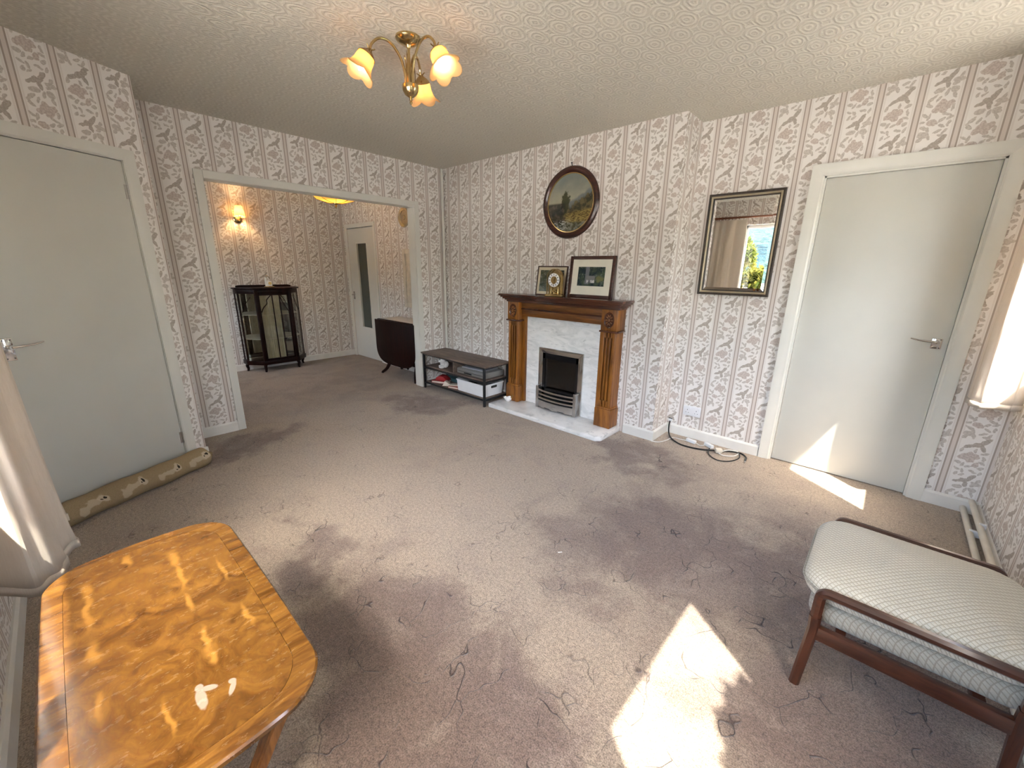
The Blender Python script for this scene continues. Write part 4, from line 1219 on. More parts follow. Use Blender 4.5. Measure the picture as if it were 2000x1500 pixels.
# storage box
sb = thing('storage_box', 'white plastic storage box with side grips on the bottom shelf', 'box', (0.842, -0.195, 0.087))
def tub(bm, lx, ly, h, th, taper, r=0.02):
    out0, out1 = rrect(lx - 2 * taper, ly - 2 * taper, r), rrect(lx, ly, r)
    in0, in1 = rrect(lx - 2 * taper - 2 * th, ly - 2 * taper - 2 * th, r), rrect(lx - 2 * th, ly - 2 * th, r)
    rim = rrect(lx + 0.012, ly + 0.012, r)
    return rings(bm, [[(a, b, 0) for a, b in out0], [(a, b, h - 0.012) for a, b in out1], [(a, b, h - 0.012) for a, b in rim], [(a, b, h) for a, b in rim], [(a, b, h) for a, b in in1], [(a, b, th) for a, b in in0]])
bm = B(); tub(bm, 0.445, 0.30, 0.132, 0.003, 0.008); obj('tub', bm, 'white_plastic', sb)
bm = B(); prism(bm, [(a * 1.0, b + 0.098) for a, b in rrect(0.085, 0.026, 0.008)], 'x', 0.2195, 0.2235); obj('grip_slot', bm, 'slot_dark', sb)
for (a, b, w_, d_, rz) in ((-0.12, 0.03, 0.12, 0.16, 0.2), (0.03, -0.02, 0.14, 0.18, -0.1), (0.13, 0.04, 0.08, 0.14, 0.3)):
    bm = B(); bx(bm, -w_ / 2, w_ / 2, -d_ / 2, d_ / 2, 0.003, 0.085, 0.004, M=Matrix.Translation((a, b, 0)) @ Matrix.Rotation(rz, 4, 'Z')); obj('contents', bm, 'grey_case' if a > -0.1 else 'black_metal', sb)

# player and lid-like folder
pl = thing('disc_player', 'silver and grey disc player on the middle shelf', 'player', (0.84, -0.185, 0.277))
bm = B(); bx(bm, -0.215, 0.215, -0.135, 0.14, 0.006, 0.066, 0.003); obj('case', bm, 'grey_case', pl)
bm = B(); bx(bm, -0.216, 0.216, -0.147, -0.134, 0.008, 0.062, 0.003); fp_ = obj('front_panel', bm, 'silver_case', pl)
bm = B(); bx(bm, -0.10, 0.02, -0.149, -0.146, 0.016, 0.028, 0.001); obj('display', bm, 'black_gloss', fp_)
bm = B(); bx(bm, -0.19, 0.19, -0.149, -0.146, 0.034, 0.038); obj('groove', bm, 'slot_dark', fp_)
for sx in (-0.18, 0.18):
    for sy in (-0.11, 0.11):
        bm = B(); lathe(bm, [(0.012, 0), (0.012, 0.008)], 10, Matrix.Translation((sx, sy, 0))); obj('foot', bm, 'slot_dark', pl)
lp = thing('closed_laptop', 'thin pale grey laptop lying on the disc player', 'laptop', (0.845, -0.195, 0.343), 0.06)
bm = B(); bx(bm, -0.165, 0.165, -0.115, 0.115, 0.0, 0.011, 0.003); obj('base', bm, 'silver_case', lp)
bm = B(); bx(bm, -0.165, 0.165, -0.115, 0.115, 0.0115, 0.020, 0.003); obj('lid', bm, 'lid_grey', lp)

# plush dog
pd = thing('plush_dog', 'small white plush dog sitting on the middle shelf', 'soft toy', (0.335, -0.265, 0.277), -0.6)
bm = B()
ball(bm, (0, 0, 0.042), 0.036, 0.04, 0.042, 14); ball(bm, (0.0, -0.030, 0.092), 0.036, 0.034, 0.033, 14); ball(bm, (0, -0.062, 0.084), 0.018, 0.02, 0.016, 10)
for sx in (-1, 1):
    ball(bm, (sx * 0.032, -0.045, 0.016), 0.016, 0.034, 0.016, 10); ball(bm, (sx * 0.030, -0.03, 0.05), 0.014, 0.03, 0.016, 10)
obj('body', bm, 'plush_white', pd)
for sx in (-1, 1):
    bm = B(); ball(bm, (sx * 0.042, -0.02, 0.092), 0.014, 0.018, 0.028, 10, Matrix.Rotation(sx * 0.5, 4, 'Y')); obj('ear', bm, 'plush_white', pd)
    bm = B(); ball(bm, (sx * 0.014, -0.061, 0.102), 0.005, 0.004, 0.005, 8); obj('eye', bm, 'eye_black', pd)
bm = B(); ball(bm, (0, -0.081, 0.088), 0.007, 0.005, 0.005, 8); obj('nose', bm, 'eye_black', pd)

# books, cloth and papers on the bottom shelf
def book(name, label, cover, x, y, w, d, h, rz, z=0.087, tilt=0.0):
    t = thing(name, label, 'book', (x, y, z), rz, 'books on the bottom shelf')
    R = Matrix.Rotation(tilt, 4, 'X')
    bm = B(); bx(bm, -w / 2, w / 2, -d / 2, d / 2, 0.0, 0.003, 0.001, M=R); bx(bm, -w / 2, w / 2, -d / 2, d / 2, h - 0.003, h, 0.001, M=R); bx(bm, -w / 2, -w / 2 + 0.003, -d / 2, d / 2, 0, h, 0.001, M=R); obj('cover', bm, cover, t)
    bm = B(); bx(bm, -w / 2 + 0.003, w / 2 - 0.003, -d / 2 + 0.004, d / 2 - 0.004, 0.003, h - 0.003, M=R); obj('pages', bm, 'pale_paper', t)
book('book', 'rust covered book lying flat beside the storage box', 'rust_paper', 0.545, -0.275, 0.13, 0.16, 0.022, 0.25)
book('book', 'bright red book lying at the outer end of the bottom shelf', 'red_paper', 0.25, -0.265, 0.19, 0.13, 0.026, 0.35)
bm = B()
prism(bm, [(-0.075, 0.0), (0.06, 0.0), (0.075, 0.012), (0.03, 0.05), (-0.03, 0.058), (-0.07, 0.03)], 'y', -0.05, 0.05, 0.004, M=Matrix.Translation((0.265, -0.25, 0.113)) @ Matrix.Rotation(0.35, 4, 'Z'))
tag(obj('red_purse', bm, 'red_paper'), 'small glossy red purse resting on the red book', 'purse')
bm = B()
prism(bm, [(-0.06, 0.0), (0.055, 0.0), (0.06, 0.008), (0.02, 0.03), (-0.015, 0.056), (-0.03, 0.058), (-0.045, 0.02)], 'y', -0.028, 0.03, 0.003, M=Matrix.Translation((0.425, -0.31, 0.087)) @ Matrix.Rotation(0.5, 4, 'Z'))
tag(obj('folded_leaflet', bm, 'pale_paper'), 'pale folded leaflet leaning between the red and rust books', 'leaflet')
bm = B()
lo = []
for i in range(7):
    u = i / 6
    lo.append([(-0.14 + 0.28 * u, -0.05 + 0.012 * math.sin(5 * u), 0.0), (-0.14 + 0.28 * u, 0.075, 0.0), (-0.14 + 0.28 * u, 0.07, 0.055 + 0.012 * math.sin(7 * u)), (-0.14 + 0.28 * u, -0.04, 0.045 + 0.012 * math.cos(6 * u))])
rings(bm, lo); bm.transform(Matrix.Translation((0.33, -0.115, 0.087)))
tag(obj('folded_cloth', bm, 'teal_cloth'), 'dark teal folded cloth at the back of the bottom shelf', 'cloth')
bm = B(); bx(bm, -0.07, 0.07, -0.045, 0.045, 0, 0.008, 0.002, M=Matrix.Translation((0.545, -0.275, 0.1095)) @ Matrix.Rotation(0.5, 4, 'Z'))
tag(obj('notepad', bm, 'pale_paper'), 'pinkish notepad on top of the rust covered book', 'notepad')

# china bird on the hearth
cb = thing('china_bird', 'white china bird with gilt tail standing on the hearth', 'ornament', (1.215, -0.135, 0.045), 0.5)
bm = B(); ball(bm, (0, 0, 0.024), 0.040, 0.024, 0.024, 14); ball(bm, (-0.03, 0, 0.034), 0.018, 0.015, 0.016, 10); lathe(bm, [(0.022, 0), (0.018, 0.006)], 14); obj('body', bm, 'porcelain', cb)
bm = B(); tube(bm, spline([(0.030, 0, 0.03), (0.044, 0, 0.045), (0.050, 0, 0.072)], 5), lambda s: 0.009 * (1 - 0.7 * s), 8); obj('tail', bm, 'gold_trim', cb)
bm = B(); ball(bm, (0.012, -0.008, 0.044), 0.022, 0.006, 0.012, 8, Matrix.Rotation(-0.4, 4, 'Y')); obj('wing', bm, 'porcelain', cb)

# ------------------------------------------------------------------ chandelier
ch = thing('chandelier', 'three arm brass ceiling light with tulip glass shades', 'chandelier', (2.06, -1.782, H))
bm = B(); lathe(bm, [(0.060, 0.0), (0.061, -0.008), (0.056, -0.016), (0.036, -0.028), (0.014, -0.034), (0.010, -0.044)], 32); obj('ceiling_rose', bm, 'brass', ch)
bm = B(); lathe(bm, [(0.0065, -0.03), (0.0065, -0.21)], 12); obj('stem', bm, 'brass', ch)
bm = B(); lathe(bm, [(0.040, -0.200), (0.041, -0.208), (0.038, -0.225), (0.028, -0.242), (0.012, -0.252), (0.006, -0.255), (0.009, -0.262), (0.005, -0.268), (0.008, -0.275), (0.002, -0.284)], 28); obj('bowl', bm, 'brass', ch)
for q in range(3):
    a = math.radians(127 + 120 * q)
    Ra = Matrix.Rotation(a, 4, 'Z')
    pts = spline([(0.020, 0, -0.205), (0.024, 0, -0.15), (0.042, 0, -0.09), (0.085, 0, -0.038), (0.135, 0, -0.030), (0.172, 0, -0.058), (0.182, 0, -0.085)], 7)
    bm = B(); tube(bm, pts, 0.0062, 10); bm.transform(Ra); arm = obj('arm', bm, 'brass', ch)
    # shade frame: tilted outwards
    Ms = Ra @ Matrix.Translation((0.183, 0, -0.086)) @ Matrix.Rotation(math.radians(-31), 4, 'Y')
    bm = B()
    for p in range(3):
        b = PI * 2 * p / 3 + 0.4
        tube(bm, [(0.006 * math.cos(b), 0.006 * math.sin(b), 0.0), (0.024 * math.cos(b), 0.024 * math.sin(b), 0.012)], lambda s: 0.004 - 0.0015 * s, 6)
    lathe(bm, [(0.008, 0.004), (0.014, -0.004), (0.026, -0.014), (0.038, -0.026), (0.042, -0.034)], 18, None, False)
    bm.transform(Ms); obj('shade_cap', bm, 'antique_brass', arm)
    bm = B()
    seg = 48; lo = []
    for (r, z, sc_) in ((0.020, -0.012, 0), (0.036, -0.026, 0), (0.042, -0.045, 0.0), (0.044, -0.068, 0.02), (0.050, -0.088, 0.06), (0.062, -0.106, 0.13), (0.077, -0.115, 0.22)):
        row = []
        for i in range(seg):
            t2 = 2 * PI * i / seg
            lobe = abs(math.cos(2.5 * t2))
            rr = r * (1 + sc_ * (lobe - 0.55)); zz = z - sc_ * 0.085 * (lobe - 0.4)
            row.append((rr * math.cos(t2), rr * math.sin(t2), zz))
        lo.append(row)
    inner = [[(x * 0.955, y * 0.955, z - 0.0005) for x, y, z in row] for row in lo]
    rings(bm, lo + inner[::-1], False, False)
    bm.transform(Ms); obj('tulip_shade', bm, 'tulip_glass', arm)
    bm = B(); lathe(bm, [(0.010, -0.034), (0.017, -0.048), (0.0195, -0.064), (0.015, -0.084), (0.007, -0.100), (0.001, -0.108)], 16); bm.transform(Ms); obj('candle_bulb', bm, 'bulb_white', arm)
for q in range(3):
    a = math.radians(127 + 60 + 120 * q)
    bm = B(); sweep(bm, spline([(0.022, 0, -0.205), (0.026, 0, -0.15), (0.024, 0, -0.10), (0.034, 0, -0.065)], 6), lambda i, n: [(0.007 * (1 - 0.9 * (i / (n - 1)) ** 2) * c1_, 0.0025 * c2_) for c1_, c2_ in ((1, 0), (0, 1), (-1, 0), (0, -1))])
    bm.transform(Matrix.Rotation(a, 4, 'Z')); obj('leaf_blade', bm, 'antique_brass', ch)

# ------------------------------------------------------------------ dining pendant
pn = thing('pendant_light', 'flat glowing amber glass ceiling light with brass finial in the dining room', 'pendant', (-1.15, -0.68, H))
bm = B(); lathe(bm, [(0.05, 0), (0.05, -0.012), (0.015, -0.03), (0.008, -0.035), (0.008, -0.39)], 20); obj('rod', bm, 'brass', pn)
bm = B()
o1 = [(0.24, -0.27), (0.21, -0.30), (0.12, -0.325), (0.02, -0.335)]
def octring(r, z, n=8): return [(r * math.cos(2 * PI * i / n + PI / 8), r * math.sin(2 * PI * i / n + PI / 8), z) for i in range(n)]
rings(bm, [octring(r, z) for r, z in o1] + [octring(r - 0.004, z + 0.005) for r, z in o1[::-1]], False, False)
obj('glass_dish', bm, 'pendant_glass', pn, False)
for q in range(8):
    a = 2 * PI * q / 8 + PI / 8
    bm = B(); tube(bm, [(r * math.cos(a) * 1.002, r * math.sin(a) * 1.002, z - 0.002) for r, z in o1], 0.003, 6); obj('leading', bm, 'antique_brass', pn)
bm = B(); lathe(bm, [(0.026, -0.334), (0.022, -0.348), (0.010, -0.356), (0.014, -0.366), (0.010, -0.376), (0.002, -0.39)], 16); obj('finial', bm, 'antique_brass', pn)
for q in range(3):
    a = 2 * PI * q / 3
    bm = B(); ball(bm, (0.075 * math.cos(a), 0.075 * math.sin(a), -0.265), 0.026, 0.026, 0.034, 12); obj('bulb', bm, 'bulb_warm', pn)
    bm = B(); tube(bm, [(0.008 * math.cos(a), 0.008 * math.sin(a), -0.20), (0.07 * math.cos(a), 0.07 * math.sin(a), -0.235)], 0.008, 8); obj('lamp_holder', bm, 'brass', pn)

# ------------------------------------------------------------------ wall lamp
wl = thing('wall_lamp', 'small brass wall lamp with cream fringed shade', 'wall lamp', (GX, -1.41, 1.965))
bm = B(); lathe(bm, [(0.048, 0.0), (0.050, 0.008), (0.040, 0.018), (0.018, 0.026)], 24, Matrix.Rotation(PI / 2, 4, 'Y')); obj('wall_plate', bm, 'brass', wl)
bm = B(); tube(bm, spline([(0.02, 0, 0), (0.06, 0, -0.022), (0.10, 0.0, -0.008), (0.105, 0, 0.025)], 6), 0.006, 8); lathe(bm, [(0.016, 0.025), (0.018, 0.032), (0.010, 0.04), (0.010, 0.06)], 14, Matrix.Translation((0.105, 0, 0))); obj('bracket', bm, 'brass', wl)
bm = B()
po = [(0.062, 0.03), (0.058, 0.05), (0.048, 0.10), (0.040, 0.145), (0.034, 0.152)]
t_ = Matrix.Translation((0.105, 0, 0))
lathe(bm, po + [(r - 0.002, z) for r, z in po[::-1]], 28, t_, False); sh = obj('lamp_shade', bm, 'sconce_cloth', wl)
bm = B()
for q in range(36):
    a = 2 * PI * q / 36
    bx(bm, -0.002, 0.002, -0.001, 0.001, 0.016, 0.032, M=t_ @ Matrix.Rotation(a, 4, 'Z') @ Matrix.Translation((0.061, 0, 0)))
fr_ = obj('fringe', bm, 'sconce_cloth', sh)
bm = B(); lathe(bm, [(0.006, 0.15), (0.012, 0.158), (0.004, 0.168), (0.006, 0.178), (0.001, 0.186)], 12, t_); obj('finial', bm, 'antique_brass', wl)
bm = B(); ball(bm, (0.105, 0, 0.085), 0.018, 0.018, 0.028, 12); obj('bulb', bm, 'bulb_sconce', wl)

# ------------------------------------------------------------------ china cabinet
cc = thing('china_cabinet', 'dark mahogany bow fronted glazed china cabinet on short cabriole legs', 'cabinet', (GX + 0.012, -1.225, 0))
# footprint in local coordinates (x out from the wall, y along it)
FPT = [(0.0, -0.375), (0.135, -0.372), (0.325, -0.215), (0.325, 0.215), (0.135, 0.372), (0.0, 0.375)]
def scaled(k, e=0.0): return [(x * k + (e if x > 0.01 else 0), y * k + (e if y > 0 else -e)) for x, y in FPT]
CZ0, CZ1 = 0.145, 1.085
bm = B(); prism(bm, scaled(1.0, 0.012), 'z', CZ0 - 0.045, CZ0 + 0.012, 0.004); obj('base_board', bm, 'mahogany', cc)
bm = B(); prism(bm, scaled(1.0, 0.0), 'z', CZ1 - 0.045, CZ1 + 0.01, 0.003); prism(bm, scaled(1.0, 0.022), 'z', CZ1 + 0.01, CZ1 + 0.03, 0.006); obj('top_board', bm, 'mahogany', cc)
bm = B(); prism(bm, [(-0.34, CZ1 + 0.03), (0.34, CZ1 + 0.03), (0.34, CZ1 + 0.05), (0.30, CZ1 + 0.058), (-0.30, CZ1 + 0.058), (-0.34, CZ1 + 0.05)], 'x', 0.0, 0.018, 0.002); obj('back_gallery', bm, 'mahogany', cc)
for (x, y, w_) in ((0.012, -0.362, 0.022), (0.135, -0.360, 0.024), (0.318, -0.205, 0.040), (0.318, 0.205, 0.040), (0.135, 0.360, 0.024), (0.012, 0.362, 0.022)):
    bm = B(); bx(bm, x - w_ / 2, x + w_ / 2 * 0.6, y - w_ / 2, y + w_ / 2, CZ0, CZ1, 0.003); obj('post', bm, 'mahogany', cc)
bm = B(); bx(bm, 0.002, 0.010, -0.36, 0.36, CZ0, CZ1); obj('back_panel', bm, 'cream_lining', cc)
# mirrored back behind the side lights
for s in (-1, 1):
    bm = B(); bx(bm, 0.0105, 0.013, s * 0.235 - 0.115, s * 0.235 + 0.115, CZ0 + 0.02, CZ1 - 0.05); obj('mirror_back', bm, 'mirror_glass', cc)
# front door frame with middle curtain panel
bm = B(); bx(bm, 0.300, 0.316, -0.185, 0.185, CZ0 + 0.012, CZ0 + 0.035, 0.002); bx(bm, 0.300, 0.316, -0.185, 0.185, CZ1 - 0.068, CZ1 - 0.045, 0.002)
for yy in (-0.178, 0.178): bx(bm, 0.300, 0.316, yy - 0.010, yy + 0.010, CZ0 + 0.012, CZ1 - 0.045, 0.002)
dr = obj('door', bm, 'mahogany', cc)
bm = B(); bx(bm, 0.306, 0.309, -0.17, 0.17, CZ0 + 0.03, CZ1 - 0.06); obj('door_pane', bm, 'cabinet_glass', dr)
bm = B(); lo = []
for i in range(49):
    u = i / 48
    y_ = -0.165 + 0.235 * u; x_ = 0.286 + 0.006 * math.sin(u * 60)
    lo.append([(x_, y_, CZ0 + 0.03), (x_ + 0.002, y_, CZ0 + 0.03), (x_ + 0.002, y_, CZ1 - 0.06), (x_, y_, CZ1 - 0.06)])
rings(bm, lo); obj('door_curtain', bm, 'cream_drape', dr)
for yy in (-0.015, 0.075):
    bm = B(); bx(bm, 0.300, 0.314, yy - 0.006, yy + 0.006, CZ0 + 0.03, CZ1 - 0.06, 0.002); obj('glazing_bar', bm, 'mahogany', dr)
bm = B()
tube(bm, spline([(0.313, -0.165, 0.80), (0.313, -0.135, 0.86), (0.313, -0.09, 0.91), (0.313, -0.085, 0.96), (0.313, -0.03, 1.02)], 6), 0.006, 6)
tube(bm, spline([(0.313, 0.168, 0.80), (0.313, 0.13, 0.87), (0.313, 0.10, 0.93), (0.313, 0.085, 0.98), (0.313, 0.065, 1.02)], 6), 0.006, 6)
obj('fret_tracery', bm, 'mahogany', dr)
for s in (-1, 1):
    bm = B()
    a, b = Vector((0.145, s * 0.362, 0)), Vector((0.312, s * 0.222, 0))
    d = (b - a).normalized(); n_ = Vector((d.y, -d.x, 0))
    M_ = Matrix(((d.x, n_.x, 0, a.x), (d.y, n_.y, 0, a.y), (0, 0, 1, 0), (0, 0, 0, 1)))
    bx(bm, 0, (b - a).length, -0.0015, 0.0015, CZ0 + 0.01, CZ1 - 0.045, 0, M=M_); bmesh.ops.recalc_face_normals(bm, faces=bm.faces[:]); sp_ = obj('side_pane', bm, 'cabinet_glass', cc)
    bm = B(); tube(bm, [M_ @ p for p in spline([(0.02, 0, 0.80), (0.07, 0, 0.87), (0.10, 0, 0.93), (0.16, 0, 1.0)], 6)], 0.005, 6); obj('side_tracery', bm, 'mahogany', sp_)
    bm = B(); bx(bm, 0.024, 0.124, s * 0.366 - 0.0015, s * 0.366 + 0.0015, CZ0 + 0.01, CZ1 - 0.045); obj('end_pane', bm, 'cabinet_glass', cc)
for zz in (0.44, 0.76):
    bm = B(); prism(bm, [(x * 0.90 + 0.014, y * 0.93) for x, y in FPT], 'z', zz, zz + 0.007); obj('glass_shelf', bm, 'cream_lining', cc)
for (x, y, ang) in ((0.06, -0.345, -70), (0.06, 0.345, 70), (0.295, -0.205, -30), (0.295, 0.205, 30)):
    c_, s_ = math.cos(math.radians(ang)), math.sin(math.radians(ang))
    bm = B()
    bar(bm, [Vector((x + c_ * o_, y + s_ * o_, z_)) for o_, z_ in [(p.x, p.y) for p in spline([(0.0, 0.11, 0), (0.022, 0.075, 0), (0.012, 0.035, 0), (0.022, 0.0, 0)], 5)]], lambda s: 0.042 - 0.020 * s, lambda s: 0.042 - 0.020 * s, (c_, s_, 0))
    obj('cabriole_leg', bm, 'mahogany', cc)

gc = thing('glass_ornament', 'crystal and gilt ornament standing on the china cabinet', 'ornament', (GX + 0.20, -1.215, CZ1 + 0.03))
bm = B(); lathe(bm, [(0.062, 0.0), (0.064, 0.008), (0.050, 0.016)], 20); obj('gilt_base', bm, 'gold_trim', gc)
bm = B(); bx(bm, -0.030, 0.030, -0.032, 0.032, 0.016, 0.082, 0.006); bx(bm, -0.018, 0.018, -0.045, -0.026, 0.016, 0.13, 0.005); obj('crystal_block', bm, 'porcelain', gc)
bm = B(); tube(bm, spline([(0, -0.036, 0.12), (0, -0.03, 0.15), (0, 0.0, 0.142), (0, 0.018, 0.112)], 5), 0.006, 8); obj('crystal_scroll', bm, 'chrome', gc)
bm = B(); lathe(bm, [(0.020, 0.0), (0.020, 0.006)], 16, Matrix.Translation((0.030, 0.002, 0.052)) @ Matrix.Rotation(PI / 2, 4, 'Y')); obj('gilt_dial', bm, 'gold_trim', gc)

# ------------------------------------------------------------------ drop-leaf table
dt = thing('drop_leaf_table', 'dark mahogany drop leaf table with curved leaf folded down', 'table', (-0.545, -0.20, 0))
TZ = 0.742
bm = B(); bx(bm, -0.425, 0.425, -0.155, 0.175, TZ - 0.020, TZ, 0.004); obj('table_top', bm, 'mahogany', dt)
bm = B(); bx(bm, -0.40, 0.425, -0.13, 0.17, TZ + 0.0005, TZ + 0.004, 0.001); obj('lace_runner', bm, 'table_white_top', dt)
def leafpoly():
    P_ = [(-0.44, TZ - 0.006), (0.44, TZ - 0.006)]
    for i in range(21):
        a = PI * i / 20
        c, s = math.cos(a), math.sin(a)
        P_.append((0.44 * math.copysign(abs(c) ** 0.55, c), 0.40 - 0.235 * abs(s) ** 0.8))
    return P_
for yy in (-0.176, 0.176):
    bm = B(); prism(bm, leafpoly(), 'y', yy - 0.009, yy + 0.009, 0.004); obj('drop_leaf', bm, 'mahogany', dt)
bm = B(); bx(bm, -0.36, 0.36, -0.12, 0.12, TZ - 0.10, TZ - 0.02); obj('frieze', bm, 'mahogany', dt)
for sx in (-1, 1):
    bm = B(); bx(bm, sx * 0.30 - 0.022, sx * 0.30 + 0.022, -0.045, 0.045, 0.20, TZ - 0.10, 0.006); obj('end_support', bm, 'mahogany', dt)
    for sy in (-1, 1):
        bm = B()
        pts = spline([(sx * 0.28, sy * 0.02, 0.25), (sx * 0.30, sy * 0.07, 0.17), (sx * 0.33, sy * 0.11, 0.075), (sx * 0.385, sy * 0.15, 0.018)], 6)
        bar(bm, pts, lambda s: 0.045 - 0.012 * s, lambda s: 0.055 - 0.022 * s, (sx * 0.3, 0, 1))
        ball(bm, (sx * 0.385, sy * 0.15, 0.014), 0.022, 0.02, 0.0135, 8)
        obj('splayed_foot', bm, 'mahogany', dt)
bm = B(); bx(bm, -0.29, 0.29, -0.014, 0.014, 0.15, 0.20, 0.005); lathe(bm, [(0.004, 0.085), (0.016, 0.10), (0.010, 0.115), (0.026, 0.14), (0.03, 0.17)], 14); obj('stretcher', bm, 'mahogany', dt)

# serving hatch and wall plate
ht = thing('serving_hatch', 'cream painted serving hatch panel above the drop leaf table', 'hatch', (-0.50, DY, 0.88))
bm = B(); bx(bm, -0.31, 0.36, -0.012, 0.0, 0.0, 0.745, 0.003); obj('hatch_board', bm, 'hatch_cream', ht)
bm = B()
for a in ((-0.31, -0.25, 0, 0.745), (0.30, 0.36, 0, 0.745), (-0.25, 0.30, 0, 0.06), (-0.25, 0.30, 0.685, 0.745)): bx(bm, a[0], a[1], -0.022, -0.011, a[2], a[3], 0.004)
obj('hatch_frame', bm, 'hatch_cream', ht)
wp_ = thing('wall_plate', 'round polished pewter plate hung high on the dining wall', 'plate', (-0.735, DY, 2.005))
bm = B(); lathe(bm, [(0.122, 0.010), (0.118, 0.020), (0.085, 0.014), (0.078, 0.006), (0.0, 0.005)], 40, Matrix.Rotation(PI / 2, 4, 'X')); obj('rim', bm, 'pewter', wp_)
bm = B(); lathe(bm, [(0.030, 0.005), (0.026, 0.014), (0.0, 0.018)], 24, Matrix.Rotation(PI / 2, 4, 'X')); obj('boss', bm, 'pewter', wp_)

# ------------------------------------------------------------------ coffee table
ct = thing('coffee_table', 'glossy burr yew coffee table with crossbanded rounded top and sabre legs', 'coffee table', (2.80, -3.133, 0))
TH = 0.50
def ctop(inset, n=9):
    pts = rrect(0.90 - 2 * inset, 0.450 - 2 * inset, max(0.10 - inset * 0.7, 0.02), n)
    # subdivide the straight ends so that they can bow
    out = []
    for i, (x, y) in enumerate(pts):
        x2, y2 = pts[(i + 1) % len(pts)]
        out.append((x, y))
        L_ = math.hypot(x2 - x, y2 - y)
        m = int(L_ / 0.04)
        for k in range(1, m):
            out.append((x + (x2 - x) * k / m, y + (y2 - y) * k / m))
    hy, hx = 0.225 - inset, 0.45 - inset
    return [(x + math.copysign(0.022, x) * (1 - (y / hy) ** 2) * min(1, abs(x) / hx) ** 2, y + math.copysign(0.006, y) * (1 - (x / (hx + 0.03)) ** 2)) for x, y in out]
c0 = ctop(0.0)
def ins(k): return [(x * (1 - k / 0.46), y * (1 - k / 0.225)) for x, y in c0]
bm = B()
rings(bm, [[(x, y, TH - 0.020) for x, y in ins(0.008)], [(x, y, TH - 0.017) for x, y in ins(0.002)], [(x, y, TH - 0.005) for x, y in ins(0.0)], [(x, y, TH - 0.0005) for x, y in ins(0.004)], [(x, y, TH) for x, y in ins(0.009)], [(x, y, TH) for x, y in ins(0.043)], [(x, y, TH - 0.012) for x, y in ins(0.043)]], True, True)
obj('crossbanding', bm, 'yew_band', ct)
bm = B()
rings(bm, [[(x, y, TH - 0.010) for x, y in ins(0.0437)], [(x, y, TH + 0.0001) for x, y in ins(0.0437)]], True, True)
obj('veneer_panel', bm, 'burr_yew', ct)
bm = B()
rings(bm, [[(x, y, TH - 0.065) for x, y in ins(0.045)], [(x, y, TH - 0.020) for x, y in ins(0.045)]])
obj('apron', bm, 'yew_leg', ct)
for sx in (-1, 1):
    for sy in (-1, 1):
        bm = B()
        pts = spline([(sx * 0.335, sy * 0.165, TH - 0.055), (sx * 0.330, sy * 0.150, 0.38), (sx * 0.325, sy * 0.095, 0.27), (sx * 0.325, sy * 0.060, 0.19), (sx * 0.330, sy * 0.085, 0.10), (sx * 0.340, sy * 0.155, 0.012)], 7)
        bar(bm, pts, lambda s: 0.040 - 0.012 * s, lambda s: 0.036 - 0.012 * s, (0, sy, 0.2), 0.15)
        obj('sabre_leg', bm, 'yew_leg', ct)
    bm = B(); lathe(bm, [(0.020, -0.05), (0.020, 0.05)], 16, Matrix.Translation((sx * 0.325, 0, 0.20)) @ Matrix.Rotation(PI / 2, 4, 'X')); obj('end_boss', bm, 'yew_leg', ct)
    bm = B(); bx(bm, sx * 0.335 - 0.018, sx * 0.335 + 0.018, -0.165, 0.165, TH - 0.075, TH - 0.045, 0.004); obj('bearer', bm, 'yew_leg', ct)
bm = B(); tube(bm, [(-0.325, 0, 0.20), (-0.1, 0, 0.20), (0.1, 0, 0.20), (0.325, 0, 0.20)], 0.013, 12); obj('stretcher', bm, 'yew_leg', ct)

# ------------------------------------------------------------------ footstool
ot = thing('footstool', 'low teak framed footstool with cream diamond weave cushion', 'footstool', (4.275, -1.385, 0))
RZ = 0.392
for sy in (-1, 1):
    yy = sy * 0.275
    # top rail with rounded shoulders running into both legs
    bm = B()
    pts = [Vector((-0.232, yy, RZ - 0.10))] + [Vector((-0.232 + 0.022 - 0.022 * math.cos(a), yy, RZ - 0.022 + 0.022 * math.sin(a))) for a in [PI / 2 * i / 5 for i in range(6)]] \
        + [Vector((0.225 - 0.022 + 0.022 * math.sin(a), yy, RZ - 0.022 + 0.022 * math.cos(a))) for a in [PI / 2 * i / 5 for i in range(6)]] + [Vector((0.225, yy, RZ - 0.10))]
    bar(bm, pts, 0.032, 0.030, (-1, 0, 0), 0.3)
    obj('arm_rail', bm, 'teak', ot)
    for sx, x0 in ((-1, -0.232), (1, 0.225)):
        bm = B()
        bar(bm, [(x0, yy, RZ - 0.095), (x0 - 0.002 * sx, yy, 0.25), (x0 + 0.012 * sx, yy, 0.0)], lambda s: 0.032 - 0.003 * s, lambda s: 0.034 - 0.004 * s, (-1, 0, 0), 0.22)
        obj('leg', bm, 'teak_leg', ot)
    bm = B(); bx(bm, -0.220, 0.212, yy - 0.012, yy + 0.012, 0.212, 0.262, 0.004); obj('side_rail', bm, 'teak', ot)
for x0 in (-0.16, 0.15):
    bm = B(); bx(bm, x0 - 0.014, x0 + 0.014, -0.268, 0.268, 0.222, 0.252, 0.004); obj('cross_rail', bm, 'teak', ot)
